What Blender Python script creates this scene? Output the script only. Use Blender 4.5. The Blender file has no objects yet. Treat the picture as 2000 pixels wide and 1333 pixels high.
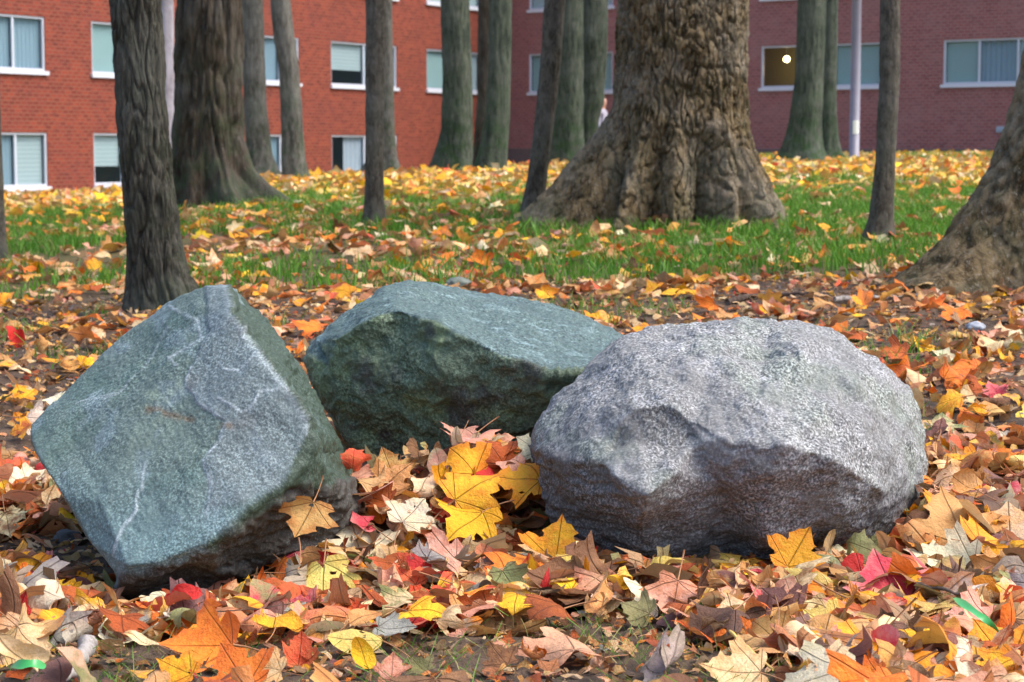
import bpy, bmesh, math, random
import numpy as np
from mathutils import Vector, Matrix, noise as mnoise
from mathutils.bvhtree import BVHTree
from mathutils.geometry import delaunay_2d_cdt

S = bpy.context.scene
COL = S.collection
# ------------------------------------------------------------------ camera
F = 3889.0; PITCH = math.atan(382.5 / F); H = 0.9
cam_d = bpy.data.cameras.new('camera'); cam = bpy.data.objects.new('camera', cam_d); COL.objects.link(cam)
cam_d.sensor_width = 36; cam_d.lens = F / 2000 * 36
cam.location = (0, 0, H); cam.rotation_euler = (math.radians(90) - PITCH, 0, 0)
cam_d.clip_end = 2000; cam_d.clip_start = 0.05
cam_d.dof.use_dof = True; cam_d.dof.focus_distance = 4.05; cam_d.dof.aperture_fstop = 11.0
S.camera = cam
# ------------------------------------------------------------------ light
SUN_EL, SUN_AZ = math.radians(56), math.radians(98)     # azimuth clockwise from +Y
w = bpy.data.worlds.new('World'); S.world = w; w.use_nodes = True
wn = w.node_tree; sky = wn.nodes.new('ShaderNodeTexSky'); sky.sky_type = 'NISHITA'; sky.sun_disc = False
sky.sun_elevation = SUN_EL; sky.sun_rotation = SUN_AZ; sky.air_density = 1.0; sky.dust_density = 3.5; sky.ozone_density = 1.0
bg = wn.nodes['Background']; wn.links.new(sky.outputs[0], bg.inputs[0]); bg.inputs[1].default_value = 0.15
sd = bpy.data.lights.new('sun', 'SUN'); so = bpy.data.objects.new('sun', sd); COL.objects.link(so)
sd.energy = 1.15; sd.angle = math.radians(34); sd.color = (1, 0.95, 0.87)
sdir = Vector((math.sin(SUN_AZ) * math.cos(SUN_EL), math.cos(SUN_AZ) * math.cos(SUN_EL), math.sin(SUN_EL)))
so.rotation_euler = sdir.to_track_quat('Z', 'Y').to_euler(); so.location = (20, 0, 30)
S.view_settings.view_transform = 'Standard'; S.view_settings.look = 'None'
S.view_settings.exposure = 1.42; S.view_settings.gamma = 1
S.cycles.use_denoising = True; S.cycles.max_bounces = 6; S.cycles.transparent_max_bounces = 8
S.cycles.sample_clamp_indirect = 6

# ------------------------------------------------------------------ geometry of the view (real distances from pixels measured on the photo)
CP, SP = math.cos(PITCH), math.sin(PITCH)
def at(px, py, D):
    a = (px - 1000) / F; b = -(py - 666.5) / F
    return np.array((a * D, D * (CP + b * SP), H + D * (b * CP - SP)))
def proj(P):
    P = np.asarray(P, float).reshape(-1, 3); y = P[:, 1]; z = P[:, 2] - H
    D = y * CP - z * SP; v = y * SP + z * CP
    return 1000 + F * P[:, 0] / D, 666.5 - F * v / D, D

# ------------------------------------------------------------------ numpy noise
_pr = np.random.RandomState(7).permutation(256).astype(np.int64); _pr = np.concatenate([_pr, _pr])
_g = np.random.RandomState(3).normal(size=(256, 3)); _g /= np.linalg.norm(_g, axis=1)[:, None]
def perlin(P):
    P = np.asarray(P, float); i = np.floor(P).astype(np.int64); f = P - i; i &= 255
    u = f * f * f * (f * (f * 6 - 15) + 10)
    r = 0
    for dx in (0, 1):
        for dy in (0, 1):
            for dz in (0, 1):
                h = _pr[_pr[_pr[(i[:, 0] + dx) & 255] + ((i[:, 1] + dy) & 255)] + ((i[:, 2] + dz) & 255)]
                d = ((f - (dx, dy, dz)) * _g[h]).sum(1)
                wt = (u[:, 0] if dx else 1 - u[:, 0]) * (u[:, 1] if dy else 1 - u[:, 1]) * (u[:, 2] if dz else 1 - u[:, 2])
                r = r + d * wt
    return r
def fbm(P, freq, octs=4, off=0.0, gain=.5):
    P = np.asarray(P, float); r = 0; a = 1.0
    for k in range(octs):
        r = r + a * perlin(P * freq + off + 17.3 * k); a *= gain; freq *= 2.03
    return r
def plates(P, freq, off=0.0):
    P = np.asarray(P); w1 = .35 * perlin(P * freq * .7 + off + 50)
    a = np.abs(perlin(P * freq + off + w1[:, None])); b = np.abs(perlin(P * freq * 1.9 + off + 20 + w1[:, None]))
    return sstep(0, .13, a) * .7 + sstep(0, .12, b) * .3 - .75
def ridged(P, freq, octs=3, off=0.0):
    r = 0; a = 1.0
    for k in range(octs):
        r = r + a * (1 - 2.2 * np.abs(perlin(np.asarray(P) * freq + off + 9.1 * k))); a *= .5; freq *= 2.1
    return r
def sstep(a, b, x):
    t = np.clip((np.asarray(x, float) - a) / (b - a), 0, 1); return t * t * (3 - 2 * t)

# ------------------------------------------------------------------ ground relief
GY = np.array([0, 2, 3, 4.3, 6, 8, 10.4, 13.3, 20, 27, 35, 50, 70, 400])
GX = np.array([0, 680, 1100, 1550, 2000])
GT = np.array([
 [.82, .82, .86, .915, .84, .78, .74, .70, .68, .76, .93, 1.32, 1.8, 2.2],
 [.82, .82, .86, .92, .80, .70, .64, .54, .46, .46, .60, .85, 1.2, 2.0],
 [.82, .82, .86, .92, .79, .68, .61, .50, .40, .34, .44, .60, .80, 1.5],
 [.82, .82, .86, .92, .78, .67, .60, .50, .38, .32, .30, .30, .36, .8],
 [.82, .82, .86, .91, .77, .67, .60, .52, .40, .33, .31, .26, .30, .5]])
def smooth_interp(x, xp, fp):                     # monotone smooth interpolation
    x = np.clip(x, xp[0], xp[-1]); j = np.clip(np.searchsorted(xp, x, side='right') - 1, 0, len(xp) - 2)
    m = np.gradient(fp, xp); h = xp[j + 1] - xp[j]; t = (x - xp[j]) / h
    return ((2 * t**3 - 3 * t**2 + 1) * fp[j] + (t**3 - 2 * t**2 + t) * h * m[j] + (-2 * t**3 + 3 * t**2) * fp[j + 1] + (t**3 - t**2) * h * m[j + 1])
def ground_z(X, Y, lumps=True):
    X = np.atleast_1d(np.asarray(X, float)); Y = np.atleast_1d(np.asarray(Y, float))
    Yc = np.clip(Y, .5, 400); px = np.clip(1000 + F * X / Yc, 0, 2000)
    cols = [smooth_interp(Yc, GY, GT[k]) for k in range(5)]
    d = np.zeros_like(X)
    for k in range(4):
        m = (px >= GX[k]) & (px <= GX[k + 1]); t = (px - GX[k]) / (GX[k + 1] - GX[k]); t = t * t * (3 - 2 * t)
        d = np.where(m, cols[k] * (1 - t) + cols[k + 1] * t, d)
    z = H - d
    z = z - .07 * np.exp(-((X + .74) / .22) ** 2 - ((Y - 3.92) / .17) ** 2)
    if lumps:
        P = np.stack([X, Y, 0 * X], 1); near = np.clip(12 / (Yc + 6), 0, 1)
        z = z + near * (.03 * perlin(P * 1.1) + .012 * perlin(P * 4.1 + 5) + .006 * perlin(P * 13 + 9))
    return z
PILES = [(850, 4.55, .17, .22, .17), (980, 4.5, .12, .2, .12), (700, 4.35, .1, .14, .11), (660, 4.14, .08, .08, .03), (1750, 4.12, .25, .12, .03),
         (1880, 4.3, .13, .25, .12), (1960, 4.7, .3, .4, .05), (900, 3.95, .4, .15, .05), (1700, 3.8, .4, .15, .035)]
def pile(X, Y):
    X = np.atleast_1d(np.asarray(X, float)); Y = np.atleast_1d(np.asarray(Y, float)); r = 0 * X
    for px, D, sx, sy, a in PILES:
        r = r + a * np.exp(-((X - (px - 1000) / F * D) / sx) ** 2 - ((Y - D) / sy) ** 2)
    return r
BARE = [(300, 3.95, .16, .12), (450, 3.20, .16, .30), (1200, 3.30, .2, .40), (60, 4.36, .24, .26), (200, 4.2, .13, .14), (1080, 3.28, .30, .46), (160, 3.12, .24, .42), (1340, 3.14, .2, .40), (800, 3.22, .26, .40), (590, 3.12, .2, .42), (480, 4.04, .12, .09)]
def bare(X, Y):
    r = 0 * X
    for px, D, sx, sy in BARE: r = np.maximum(r, np.exp(-(((X - (px - 1000) / F * D) / sx) ** 2 + ((Y - D) / sy) ** 2) ** 2))
    return np.clip(r * (1.05 + .9 * perlin(np.stack([X, Y, 0 * X], 1) * 7)), 0, 1)
def hit_ground(px, py, lift=0.0, use_pile=True):
    o = np.array((0, 0, H)); d = at(px, py, 1.0) - o
    t = np.concatenate([np.arange(2.2, 12, .015), np.arange(12, 80, .1)])
    P = o + d * t[:, None]
    g = ground_z(P[:, 0], P[:, 1]) + lift + (pile(P[:, 0], P[:, 1]) if use_pile else 0)
    k = np.nonzero(P[:, 2] <= g)[0]
    return P[k[0]] if len(k) else P[-1]

# ------------------------------------------------------------------ object helpers
def tag(o, label=None, cat=None, group=None, kind=None):
    if label: o['label'] = label
    if cat: o['category'] = cat
    if group: o['group'] = group
    if kind: o['kind'] = kind
    return o
def mesh_np(name, V, Fc, mat=None, uv=None, attrs=None, smooth=True):
    """V (n,3); Fc (m,k) array; uv per vertex (n,2); attrs {name:(n,4)}"""
    V = np.asarray(V, np.float32); Fc = np.asarray(Fc, np.int32); m, k = Fc.shape
    me = bpy.data.meshes.new(name); me.vertices.add(len(V)); me.vertices.foreach_set('co', V.ravel())
    me.loops.add(m * k); me.loops.foreach_set('vertex_index', Fc.ravel())
    me.polygons.add(m); me.polygons.foreach_set('loop_start', np.arange(0, m * k, k, dtype=np.int32))
    me.polygons.foreach_set('loop_total', np.full(m, k, np.int32))
    me.polygons.foreach_set('use_smooth', np.full(m, smooth))
    if uv is not None:
        l = me.uv_layers.new(name='UVMap'); l.data.foreach_set('uv', np.asarray(uv, np.float32)[Fc.ravel()].ravel())
    for a, d in (attrs or {}).items():
        at_ = me.attributes.new(a, 'FLOAT_COLOR', 'POINT'); at_.data.foreach_set('color', np.asarray(d, np.float32).ravel())
    me.update(calc_edges=True); me.validate()
    if mat: me.materials.append(mat)
    return me
def link(name, me, loc=(0, 0, 0), parent=None):
    o = bpy.data.objects.new(name, me); COL.objects.link(o); o.location = loc
    if parent: o.parent = parent
    return o
class MB:
    """collects boxes and tubes into one mesh, world coordinates"""
    def __init__(s): s.v = []; s.f = []; s.uv = []
    def quad(s, a, b, c, d, uv=None):
        n = len(s.v); s.v += [tuple(a), tuple(b), tuple(c), tuple(d)]; s.f.append((n, n + 1, n + 2, n + 3)); s.uv += uv or [(0, 0), (1, 0), (1, 1), (0, 1)]
    def box(s, o, ax, ay, az, x0, x1, y0, y1, z0, z1):
        o, ax, ay, az = map(np.asarray, (o, ax, ay, az)); n = len(s.v)
        for z in (z0, z1):
            for x, y in ((x0, y0), (x1, y0), (x1, y1), (x0, y1)): s.v.append(tuple(o + ax * x + ay * y + az * z)); s.uv.append((x, z))
        for f in ((0, 3, 2, 1), (4, 5, 6, 7), (0, 1, 5, 4), (1, 2, 6, 5), (2, 3, 7, 6), (3, 0, 4, 7)): s.f.append(tuple(n + i for i in f))
    def build(s, name, mat, parent=None, base=(0, 0, 0), smooth=False):
        V = np.array(s.v, float) - np.array(base, float)
        me = mesh_np(name, V, np.array(s.f), mat, uv=np.array(s.uv), smooth=smooth)
        return link(name, me, (0, 0, 0) if parent else base, parent)
def tube_mesh(pts, rad, n=8, caps=True):
    pts = np.asarray(pts, float); rad = np.asarray(rad, float); V = []; Fc = []
    for i, p in enumerate(pts):
        t = pts[min(i + 1, len(pts) - 1)] - pts[max(i - 1, 0)]; t /= np.linalg.norm(t) + 1e-9
        a = np.cross(t, (0, 0, 1) if abs(t[2]) < .9 else (1, 0, 0)); a /= np.linalg.norm(a); b = np.cross(t, a)
        for k in range(n):
            q = 2 * math.pi * k / n; V.append(p + rad[i] * (math.cos(q) * a + math.sin(q) * b))
    for i in range(len(pts) - 1):
        for k in range(n): Fc.append((i * n + k, i * n + (k + 1) % n, (i + 1) * n + (k + 1) % n, (i + 1) * n + k))
    if caps:
        for e in (0, len(pts) - 1):
            V.append(pts[e]); c = len(V) - 1
            for k in range(0, n, 1): Fc.append((c, e * n + k, e * n + (k + 1) % n, c) if e == 0 else (c, e * n + (k + 1) % n, e * n + k, c))
    return np.array(V), Fc
def mesh_py(name, V, Fc, mat, smooth=True):
    me = bpy.data.meshes.new(name); clean = []
    for f in Fc:
        g = []
        for i in f:
            if i not in g: g.append(int(i))
        if len(g) > 2: clean.append(g)
    me.from_pydata([tuple(map(float, v)) for v in V], [], clean); me.polygons.foreach_set('use_smooth', [smooth] * len(me.polygons)); me.update()
    if mat: me.materials.append(mat)
    return me

# ------------------------------------------------------------------ materials
class NT:
    def __init__(s, name):
        s.m = bpy.data.materials.new(name); s.m.use_nodes = True; s.t = s.m.node_tree; s.n = s.t.nodes; s.b = s.n['Principled BSDF']; s.out = s.n['Material Output']
    def new(s, ty, ins=None, **kw):
        x = s.n.new(ty)
        for k, v in kw.items(): setattr(x, k, v)
        for k, v in (ins or {}).items(): s.set(x.inputs[k], v)
        return x
    def set(s, sock, v):
        if hasattr(v, 'bl_idname') or isinstance(v, bpy.types.NodeSocket): s.t.links.new(v if isinstance(v, bpy.types.NodeSocket) else v.outputs[0], sock)
        else: sock.default_value = v
    def math(s, op, a, b=0.0, c=0.0, clamp=False):
        x = s.n.new('ShaderNodeMath'); x.operation = op; x.use_clamp = clamp; s.set(x.inputs[0], a); s.set(x.inputs[1], b); s.set(x.inputs[2], c); return x.outputs[0]
    def mix(s, fac, a, b, mode='MIX'):
        x = s.n.new('ShaderNodeMix'); x.data_type = 'RGBA'; x.blend_type = mode; s.set(x.inputs[0], fac)
        s.set(x.inputs[6], a if not isinstance(a, tuple) else (*a[:3], 1)); s.set(x.inputs[7], b if not isinstance(b, tuple) else (*b[:3], 1)); return x.outputs[2]
    def noise(s, vec, scale, detail=4, rough=.55, dist=0):
        x = s.new('ShaderNodeTexNoise', {'Scale': scale, 'Detail': detail, 'Roughness': rough, 'Distortion': dist}); s.set(x.inputs['Vector'], vec); return x.outputs[0]
    def ramp(s, fac, a, b): 
        x = s.new('ShaderNodeMapRange', {1: a, 2: b, 3: 0.0, 4: 1.0}); x.clamp = True; s.set(x.inputs[0], fac); return x.outputs[0]
    def mapping(s, vec, scale=(1, 1, 1), rot=(0, 0, 0)):
        x = s.new('ShaderNodeMapping'); s.set(x.inputs[0], vec); x.inputs['Scale'].default_value = scale; x.inputs['Rotation'].default_value = rot; return x.outputs[0]
    def coord(s, k='Object'): return s.new('ShaderNodeTexCoord').outputs[k]
    def bump(s, h, strength=.5, dist=.01, nrm=None):
        x = s.new('ShaderNodeBump', {'Strength': strength, 'Distance': dist}); s.set(x.inputs['Height'], h)
        if nrm is not None: s.set(x.inputs['Normal'], nrm)
        return x.outputs[0]
    def fin(s, color=None, rough=None, normal=None, spec=None):
        if color is not None: s.set(s.b.inputs['Base Color'], color if not isinstance(color, tuple) else (*color[:3], 1))
        if rough is not None: s.set(s.b.inputs['Roughness'], rough)
        if normal is not None: s.set(s.b.inputs['Normal'], normal)
        if spec is not None: s.b.inputs['Specular IOR Level'].default_value = spec
        return s.m
def attr(nt, name):
    return nt.new('ShaderNodeAttribute', attribute_name=name)

def mat_ground():
    t = NT('soil'); g = t.new('ShaderNodeNewGeometry').outputs['Position']
    n1 = t.noise(g, 1.4, 5); n2 = t.noise(g, 22, 6, .7); n3 = t.noise(g, 90, 4, .7)
    c = t.mix(t.ramp(n1, .35, .65), (.035, .027, .022), (.085, .052, .033))
    c = t.mix(t.ramp(n2, .45, .75), c, (.15, .10, .065))
    c = t.mix(t.ramp(n3, .62, .72), c, (.26, .20, .15))
    sep = t.new('ShaderNodeSeparateXYZ'); t.set(sep.inputs[0], g)
    far = t.ramp(sep.outputs[1], 9.0, 16.0)
    gr = t.mix(t.ramp(t.noise(g, 3.0, 5, .7), .35, .6), (.07, .10, .02), (.16, .12, .03))
    c = t.mix(far, c, gr)
    h = t.math('ADD', n2, t.math('MULTIPLY', n3, .5))
    return t.fin(c, .95, t.bump(h, .9, .012), .2)
def mat_leaf():
    t = NT('leaf'); uv = t.new('ShaderNodeUVMap').outputs[0]
    a1 = attr(t, 'leafcol'); a2 = attr(t, 'leafcol2')
    rnd = a1.outputs['Alpha']
    sep = t.new('ShaderNodeSeparateXYZ'); t.set(sep.inputs[0], uv); x = t.math('ABSOLUTE', sep.outputs[0]); y = sep.outputs[1]
    comb = t.new('ShaderNodeCombineXYZ'); t.set(comb.inputs[0], sep.outputs[0]); t.set(comb.inputs[1], y); t.set(comb.inputs[2], t.math('MULTIPLY', rnd, 57.0)); p = comb.outputs[0]
    nA = t.noise(p, 2.6, 5, .65); nB = t.noise(p, 9, 5, .7); nC = t.noise(p, 26, 3, .6)
    edge = t.math('MULTIPLY', t.math('ABSOLUTE', t.math('SUBTRACT', t.math('ADD', t.math('MULTIPLY', x, x), t.math('MULTIPLY', t.math('SUBTRACT', y, .42), t.math('SUBTRACT', y, .42))), .05)), .55)
    c = t.mix(t.ramp(t.math('ADD', nA, edge), .46, .68), a1.outputs['Color'], a2.outputs['Color'])
    c = t.mix(t.math('MULTIPLY', t.ramp(nB, .60, .72), .5), c, (.24, .09, .03))
    c = t.mix(t.math('MULTIPLY', t.ramp(nC, .68, .71), .7), c, (.05, .025, .012))
    def line(dx, dy, wd):      # distance from the line through the leaf base in direction (dx,dy), fading behind it
        L = math.hypot(dx, dy); dx /= L; dy /= L
        d = t.math('ABSOLUTE', t.math('SUBTRACT', t.math('MULTIPLY', x, dy), t.math('MULTIPLY', y, dx)))
        al = t.math('ADD', t.math('MULTIPLY', x, dx), t.math('MULTIPLY', y, dy))
        v = t.math('SUBTRACT', 1.0, t.math('DIVIDE', d, wd), clamp=True)
        return t.math('MULTIPLY', v, t.ramp(al, -.02, .03))
    v = t.math('MAXIMUM', line(0, 1, .020), t.math('MAXIMUM', line(.72, .5, .017), line(.45, .0, .014)))
    s2 = t.math('FRACT', t.math('MULTIPLY', t.math('SUBTRACT', y, t.math('MULTIPLY', x, .85)), 7.5))
    s2 = t.math('SUBTRACT', 1.0, t.math('DIVIDE', t.math('ABSOLUTE', t.math('SUBTRACT', s2, .5)), .07), clamp=True)
    vv = t.math('MAXIMUM', t.math('MULTIPLY', v, .58), t.math('MULTIPLY', s2, .28))
    dark = t.mix(.75, c, (.08, .028, .01)); c2 = t.mix(vv, c, dark)
    back = t.new('ShaderNodeNewGeometry').outputs['Backfacing']
    c2 = t.mix(t.math('MULTIPLY', back, .30), c2, (.55, .38, .20))
    nm = t.bump(t.math('SUBTRACT', t.math('ADD', nB, t.math('MULTIPLY', nA, 1.2)), t.math('MULTIPLY', v, .6)), .8, .009)
    t.fin(c2, t.math('ADD', .42, t.math('MULTIPLY', nA, .35)), nm, .35)
    tr = t.new('ShaderNodeBsdfTranslucent'); t.set(tr.inputs[0], c2); t.set(tr.inputs[1], nm)
    ms = t.new('ShaderNodeMixShader'); ms.inputs[0].default_value = .18
    t.t.links.new(t.b.outputs[0], ms.inputs[1]); t.t.links.new(tr.outputs[0], ms.inputs[2]); t.t.links.new(ms.outputs[0], t.out.inputs[0])
    return t.m
def mat_grass(name='grass_blade', c1=(.05, .15, .012), c2=(.15, .33, .03)):
    t = NT(name); a = attr(t, 'leafcol'); c = t.mix(a.outputs['Fac'], c1, c2); c = t.mix(a.outputs['Alpha'], c, (.36, .30, .12))
    t.fin(c, .45, None, .3); tr = t.new('ShaderNodeBsdfTranslucent'); t.set(tr.inputs[0], c)
    ms = t.new('ShaderNodeMixShader'); ms.inputs[0].default_value = .3
    t.t.links.new(t.b.outputs[0], ms.inputs[1]); t.t.links.new(tr.outputs[0], ms.inputs[2]); t.t.links.new(ms.outputs[0], t.out.inputs[0])
    return t.m
def mat_rock(name, speck, fscale, contrast, dark=(.03, .03, .03), bstr=.6, bd=.004, rough=.75, aniso=(1, 1, 1), rot=(0, 0, 0)):
    t = NT(name); o = t.coord(); a = attr(t, 'stone')
    q = t.mapping(o, aniso, rot); speck0 = speck; speck = t.mix(.84, speck, t.mix(1.0, a.outputs['Color'], (2.6, 2.6, 2.6), 'MULTIPLY')); dark = t.mix(.5, dark, t.mix(1.0, a.outputs['Color'], (.25, .25, .25), 'MULTIPLY'))
    n1 = t.noise(q, fscale, 4, .6); n2 = t.noise(q, fscale * 2.6, 2, .6); n3 = t.noise(o, fscale * .18, 5, .65); n4 = t.noise(o, 7, 5, .6); contrast = t.math('MULTIPLY', t.math('ADD', .35, t.math('MULTIPLY', t.ramp(n4, .36, .62), .9)), contrast)
    c = t.mix(t.math('MULTIPLY', t.ramp(n1, .51, .60), contrast), a.outputs['Color'], speck)
    c = t.mix(t.math('MULTIPLY', t.ramp(n1, .46, .36), contrast), c, dark)
    c = t.mix(t.math('MULTIPLY', t.ramp(n2, .42, .32), t.math('MULTIPLY', contrast, .7)), c, dark)
    c = t.mix(t.math('MULTIPLY', t.ramp(n3, .40, .7), .35), c, t.mix(.5, c, dark))
    h = t.math('ADD', n1, t.math('MULTIPLY', n2, .5))
    return t.fin(c, rough, t.bump(h, bstr, bd), .3)
def mat_bark(name, c1, c2, c3, vs=14, stretch=.16, bstr=.9, bd=.02, moss=0.0, blotch=1.0):
    t = NT(name); o = t.coord(); q = t.mapping(o, (1, 1, stretch))
    n1 = t.noise(q, vs, 6, .7, .4); n2 = t.noise(o, 2.2 * blotch, 4, .6); n3 = t.noise(q, vs * 3, 4, .7)
    c = t.mix(t.ramp(n1, .41, .58), c1, c2); c = t.mix(t.ramp(n3, .55, .75), c, c3)
    c = t.mix(t.math('MULTIPLY', t.ramp(n2, .45, .65), .45), c, c3)
    if moss:
        sep = t.new('ShaderNodeSeparateXYZ'); t.set(sep.inputs[0], o)
        mm = t.math('MULTIPLY', t.ramp(t.noise(o, 5, 5, .7), .45, .6), t.ramp(sep.outputs[2], 1.6, .1)); c = t.mix(t.math('MULTIPLY', mm, moss), c, (.03, .06, .022))
    return t.fin(c, .9, t.bump(t.math('ADD', n1, t.math('MULTIPLY', n3, .4)), bstr, bd), .15)
def mat_brick(name='brick', A=(.26, .050, .028), B=(.15, .030, .019), Mo=(.22, .085, .055), D=(.16, .045, .04), E=(.06, .022, .02)):
    t = NT(name); uv = t.new('ShaderNodeUVMap').outputs[0]
    b = t.new('ShaderNodeTexBrick', {'Scale': 1.0, 'Mortar Size': .015, 'Mortar Smooth': .2, 'Bias': 0.0, 'Brick Width': .22, 'Row Height': .10}); t.set(b.inputs['Vector'], uv)
    b.inputs['Color1'].default_value = (*A, 1); b.inputs['Color2'].default_value = (*B, 1); b.inputs['Mortar'].default_value = (*Mo, 1)
    n = t.noise(uv, .8, 5, .7); n2 = t.noise(t.mapping(uv, (1, 3, 1)), 3.5, 4, .7)
    c = t.mix(t.math('MULTIPLY', t.ramp(n, .45, .7), .45), b.outputs[0], D)
    c = t.mix(t.math('MULTIPLY', t.ramp(n2, .53, .68), .6), c, E)
    return t.fin(c, .85, t.bump(b.outputs['Fac'], .4, -.01), .2)
def mat_plain(name, c, rough=.5, metal=0.0, nscale=0, amt=.3, c2=(0.1, .1, .1)):
    t = NT(name); col = c
    if nscale: col = t.mix(t.math('MULTIPLY', t.ramp(t.noise(t.coord(), nscale, 5, .6), .4, .7), amt), c, c2)
    t.b.inputs['Metallic'].default_value = metal
    return t.fin(col, rough)
def mat_glass():
    t = NT('window_glass'); t.fin((.03, .05, .06), .04); t.b.inputs['Specular IOR Level'].default_value = .9
    tr = t.new('ShaderNodeBsdfTransparent'); tr.inputs[0].default_value = (.93, .98, 1, 1)
    ms = t.new('ShaderNodeMixShader'); ms.inputs[0].default_value = .14
    t.t.links.new(tr.outputs[0], ms.inputs[1]); t.t.links.new(t.b.outputs[0], ms.inputs[2]); t.t.links.new(ms.outputs[0], t.out.inputs[0])
    return t.m
def mat_emit(name, c, s):
    t = NT(name); t.fin(c, .4); t.b.inputs['Emission Color'].default_value = (*c, 1); t.b.inputs['Emission Strength'].default_value = s; return t.m
def mat_blind(name, c, scale=9.0):
    t = NT(name); g = t.new('ShaderNodeNewGeometry').outputs['Position']; sep = t.new('ShaderNodeSeparateXYZ'); t.set(sep.inputs[0], g)
    f = t.math('FRACT', t.math('MULTIPLY', sep.outputs[2], scale)); col = t.mix(t.ramp(f, .0, .3), tuple(.7 * x for x in c), c)
    return t.fin(col, .6)

# ------------------------------------------------------------------ ground sheet
M_GROUND = mat_ground()
ang = np.concatenate([np.linspace(-180, -40, 29), np.linspace(-36, -16, 90), np.linspace(-15.8, 15.8, 420), np.linspace(16, 36, 90), np.linspace(40, 175, 28)])
rr = np.concatenate([[.05, .5, 1.2, 1.8], np.linspace(2.2, 6.5, 330), np.geomspace(6.6, 75, 200), np.geomspace(90, 900, 14)])
A, R = np.meshgrid(np.radians(ang), rr); GXX = (np.sin(A) * R).ravel(); GYY = (np.cos(A) * R).ravel()
gz = ground_z(GXX, GYY)
Pg = np.stack([GXX, GYY, 0 * GXX], 1); nf = (R.ravel() < 9)
cl = np.zeros(len(gz)); cl[nf] = .008 * ridged(Pg[nf], 9, 3, 3) + .006 * fbm(Pg[nf], 32, 3)
gz = gz + cl * (R.ravel() > 1.5) - .006
na, nr = len(ang), len(rr)
idx = np.arange(na * nr).reshape(nr, na); nx = np.roll(idx, -1, axis=1)
Fg = np.stack([idx[:-1], nx[:-1], nx[1:], idx[1:]], -1).reshape(-1, 4)[:, ::-1]
g_me = mesh_np('ground', np.stack([GXX, GYY, gz], 1), Fg, M_GROUND)
tag(link('ground', g_me), kind='structure')

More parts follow.
